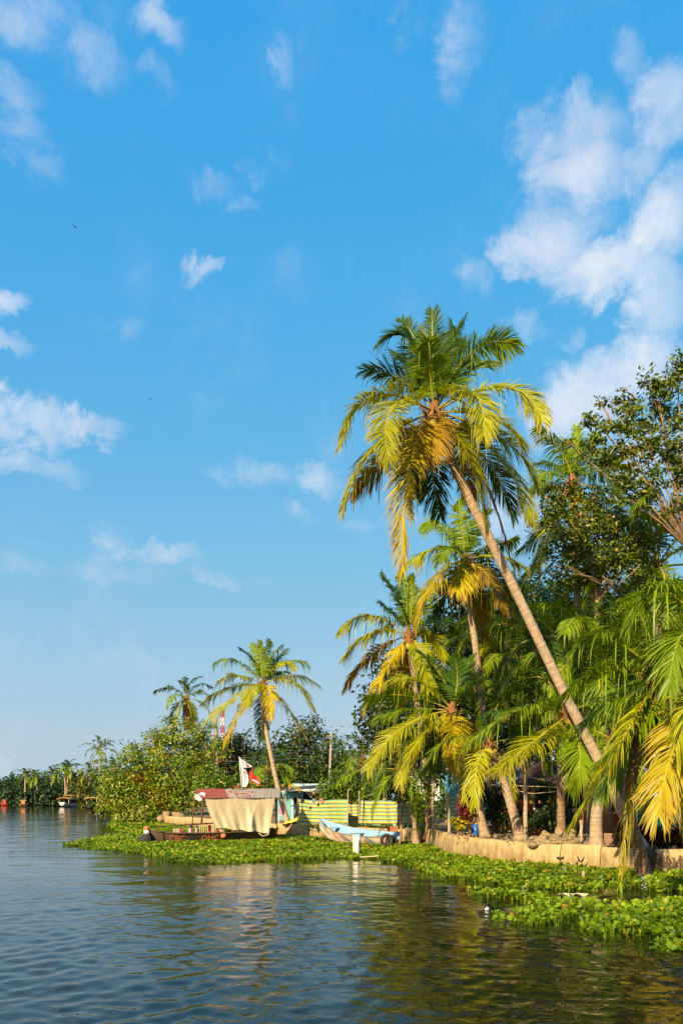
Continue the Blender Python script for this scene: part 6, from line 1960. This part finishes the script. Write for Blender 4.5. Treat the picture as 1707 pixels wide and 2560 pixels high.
houseboat('far white hulled houseboat with two curved thatched roofs', 160, 186, 2.7, 'whitepaint', 'thatch', [(1.75, 3.0, -.4), (2.35, 2.0, 2.5)])
houseboat('far dark hulled houseboat moored at the bank bend', 229, 140, 2.1, 'black', 'thatch', [(1.75, 2.3, -.3)])
for (px, Y, L, lab) in ((11, 215, 1.7, 'small far red boat at the left edge'), (57, 190, 1.9, 'far orange boat with a yellow canopy')):
    c = Vector(((px - CX) / F * Y, Y, 0))
    r = empty('river_boat', c, lab, 'boat', 'small red boats on the far water')
    H = Hull((c.x - L / 2, c.y), (c.x + L / 2, c.y + .5), [(0, .1, .85, .2), (.2, .4, .65, -.1), (.8, .5, .65, -.1), (1, .35, .75, 0)])
    mb = MB(); mb.grid(H.shell(0, 12, 5)); mb.grid(H.shell(.06, 12, 5)); mb.build('hull', M['redpaint'] if Y > 200 else M['oldwood'], r, smooth=True, recalc=False)
    mb = MB(); mb.box(c + Vector((.1, .3, 1.0)), (L * .5, .8, .7), taper=.8); mb.build('cabin', M['orangepaint'] if Y < 200 else M['redpaint'], r)
    mb = MB(); mb.box(c + Vector((.15, .3, 1.45)), (L * .75, 1.2, .1)); mb.build('canopy', M['yellowtarp'] if Y < 200 else M['orangepaint'], r)
for (px, Y, lab) in ((78, 226, 'pale canoe drawn up left of the bent white trunk'), (92, 222, 'short pale canoe at the foot of the bent white trunk')):
    c = Vector(((px - CX) / F * Y, Y, .45))
    H = Hull((c.x - .8, c.y), (c.x + .8, c.y + .6), [(0, .05, .9, .5), (.2, .25, .75, .35), (.8, .25, .75, .35), (1, .05, .9, .5)])
    mb = MB(); mb.grid(H.shell(0, 12, 4)); mb.grid(H.shell(.05, 12, 4)); o = mb.build('pale_canoe', M['whitepaint'], None, smooth=True, recalc=False); tag(o, lab, 'boat', 'pale canoes on the far bank')
mb = MB()
A, B = Vector(((176 - CX) / F * 205, 205, 0)), Vector(((214 - CX) / F * 198, 198, 0))
mb.box((A + B) / 2 + Vector((0, 0, .5)), ((B - A).length, .5, 1.4), rz=math.atan2((B - A).y, (B - A).x)); o = mb.build('bank_wall', M['creampaint'], None); tag(o, 'low cream bank wall between the two far houseboats', 'wall')

# ---- hyacinth flowers, floating litter
M['lilac'] = surf('lilac_petals', (0.62, 0.48, 0.66), (0.7, 0.55, 0.68), rough=.6)
for i, (px, py, z, lab) in enumerate(((1409, 2190, .22, 'pale hyacinth flower left of the leaning stub'), (1607, 2222, .25, 'lilac hyacinth flower below the near palm trunk'), (1498, 2212, .2, 'hyacinth flower between the two pale ones'), (1609, 2262, .35, 'lilac hyacinth flower above the nearest clump'))):
    b0 = gp(px, py + 8)
    r = empty('hyacinth_flower', b0, lab, 'flower', 'hyacinth flowers in the mat')
    mb = MB(); mb.tube([b0, b0 + Vector((0, 0, z))], .008, n=5); mb.build('stem', M['hyacinth'], r)
    rnd = random.Random(i)
    mb = MB()
    for k in range(9):
        a = k * 2.4
        c = b0 + Vector((.02 * math.cos(a), .02 * math.sin(a), z - .02 + .012 * k))
        d = Vector((math.cos(a), math.sin(a), .4)) * .045
        s = d.cross(Vector((0, 0, 1))).normalized() * .02
        mb.add([c, c + d * .6 + s, c + d, c + d * .6 - s], [(0, 1, 2, 3)])
    mb.build('petals', M['lilac'], r, recalc=False)
b0 = gp(1432, 2240)
mb = MB(); mb.grid([[b0 + Vector((-.3 + .6 * a / 12, .16 * (b / 5 - .5) * (1 - .5 * abs(a / 6 - 1)), .03 + .03 * math.sin(a * 1.1 + b))) for a in range(13)] for b in range(6)])
o = mb.build('floating_sheet', M['creampaint'], None, smooth=True); tag(o, 'crumpled pale plastic sheet floating among the hyacinth', 'plastic sheet')
for (px, py, lab) in ((1217, 2276, 'white scrap floating left of the small hyacinth tuft'), (1309, 2221, 'white scrap at the edge of the hyacinth mat')):
    b0 = gp(px, py)
    mb = MB(); clod_geo(mb, b0 + Vector((0, 0, .03)), .045, random.Random(px), 7); o = mb.build('floating_scrap', M['whitepaint'], None, smooth=True, recalc=False); tag(o, lab, 'litter', 'white scraps afloat')
# a leaning stub at the mat
b0 = gp(1455, 2206)
mb = MB(); mb.tube([b0 - Vector((0, 0, .2)), b0 + Vector((.03, 0, .28))], [.04, .035], n=7); o = mb.build('wooden_stub', M['bark'], None); tag(o, 'short leaning wooden stub standing in the hyacinth', 'stake')

# ---- birds
for (px, py, Y, s, rz, lab) in ((188, 567, 70, .55, .6, 'dark bird banking high in the left sky'), (377, 998, 110, .6, 0, 'small dark bird gliding below the first one'), (22, 1888, 150, .6, .2, 'tiny bird above the far trees')):
    c = at(px, py, Y)
    r = empty('bird', c, lab, 'bird', 'birds in the sky')
    mb = MB()
    mb.tube([c + Vector((0, -.22 * s, 0)), c + Vector((0, -.1 * s, .01)), c + Vector((0, .12 * s, 0)), c + Vector((0, .3 * s, 0))], [.015 * s, .06 * s, .05 * s, .012 * s], n=8)
    for sd in (-1, 1):
        w = [Vector((sd * .03, -.08, .02)), Vector((sd * .28, -.12, .10)), Vector((sd * .55, .02, .04)), Vector((sd * .28, .06, .09)), Vector((sd * .03, .08, .02))]
        q = []
        for p_ in w:
            x, y, z = p_ * s
            q.append(c + Vector((x * math.cos(rz) + z * math.sin(rz), y, -x * math.sin(rz) + z * math.cos(rz))))
        mb.add(q + [p_ + Vector((0, 0, -.012)) for p_ in q], [(0, 1, 2, 3, 4), (9, 8, 7, 6, 5), (0, 5, 6, 1), (1, 6, 7, 2), (2, 7, 8, 3), (3, 8, 9, 4)])
    mb.build('body', M['black'], r, smooth=True)

# ---- fallen leaves and bits of stalk adrift near the mat
rng = np.random.default_rng(77)
V, q = [], []
for k in range(150):
    px, py = rng.uniform(900, 1700), 0
    py = 2165 + (px - 900) * .17 + abs(rng.normal(0, 45))
    b0 = gp(px, py)
    a, s = rng.uniform(0, 6.28), rng.uniform(.02, .055)
    d = Vector((math.cos(a), math.sin(a), 0)) * s
    e = Vector((-math.sin(a), math.cos(a), 0)) * s * rng.uniform(.25, .6)
    c = b0 + Vector((0, 0, .035))
    n0 = len(V)
    V += [c - d, c + e + Vector((0, 0, .008)), c + d, c - e + Vector((0, 0, .008))]
    q += [n0, n0 + 1, n0 + 2, n0 + 3]
o = mesh_np('floating_leaves', [tuple(v) for v in V], q, np.full(len(V) // 4, 4), M['hyacinth'], attrs={'var': np.repeat(rng.uniform(.3, 1, len(V) // 4), 4)})
tag(o, 'loose leaves and stalk bits adrift beside the hyacinth mat', kind='stuff')
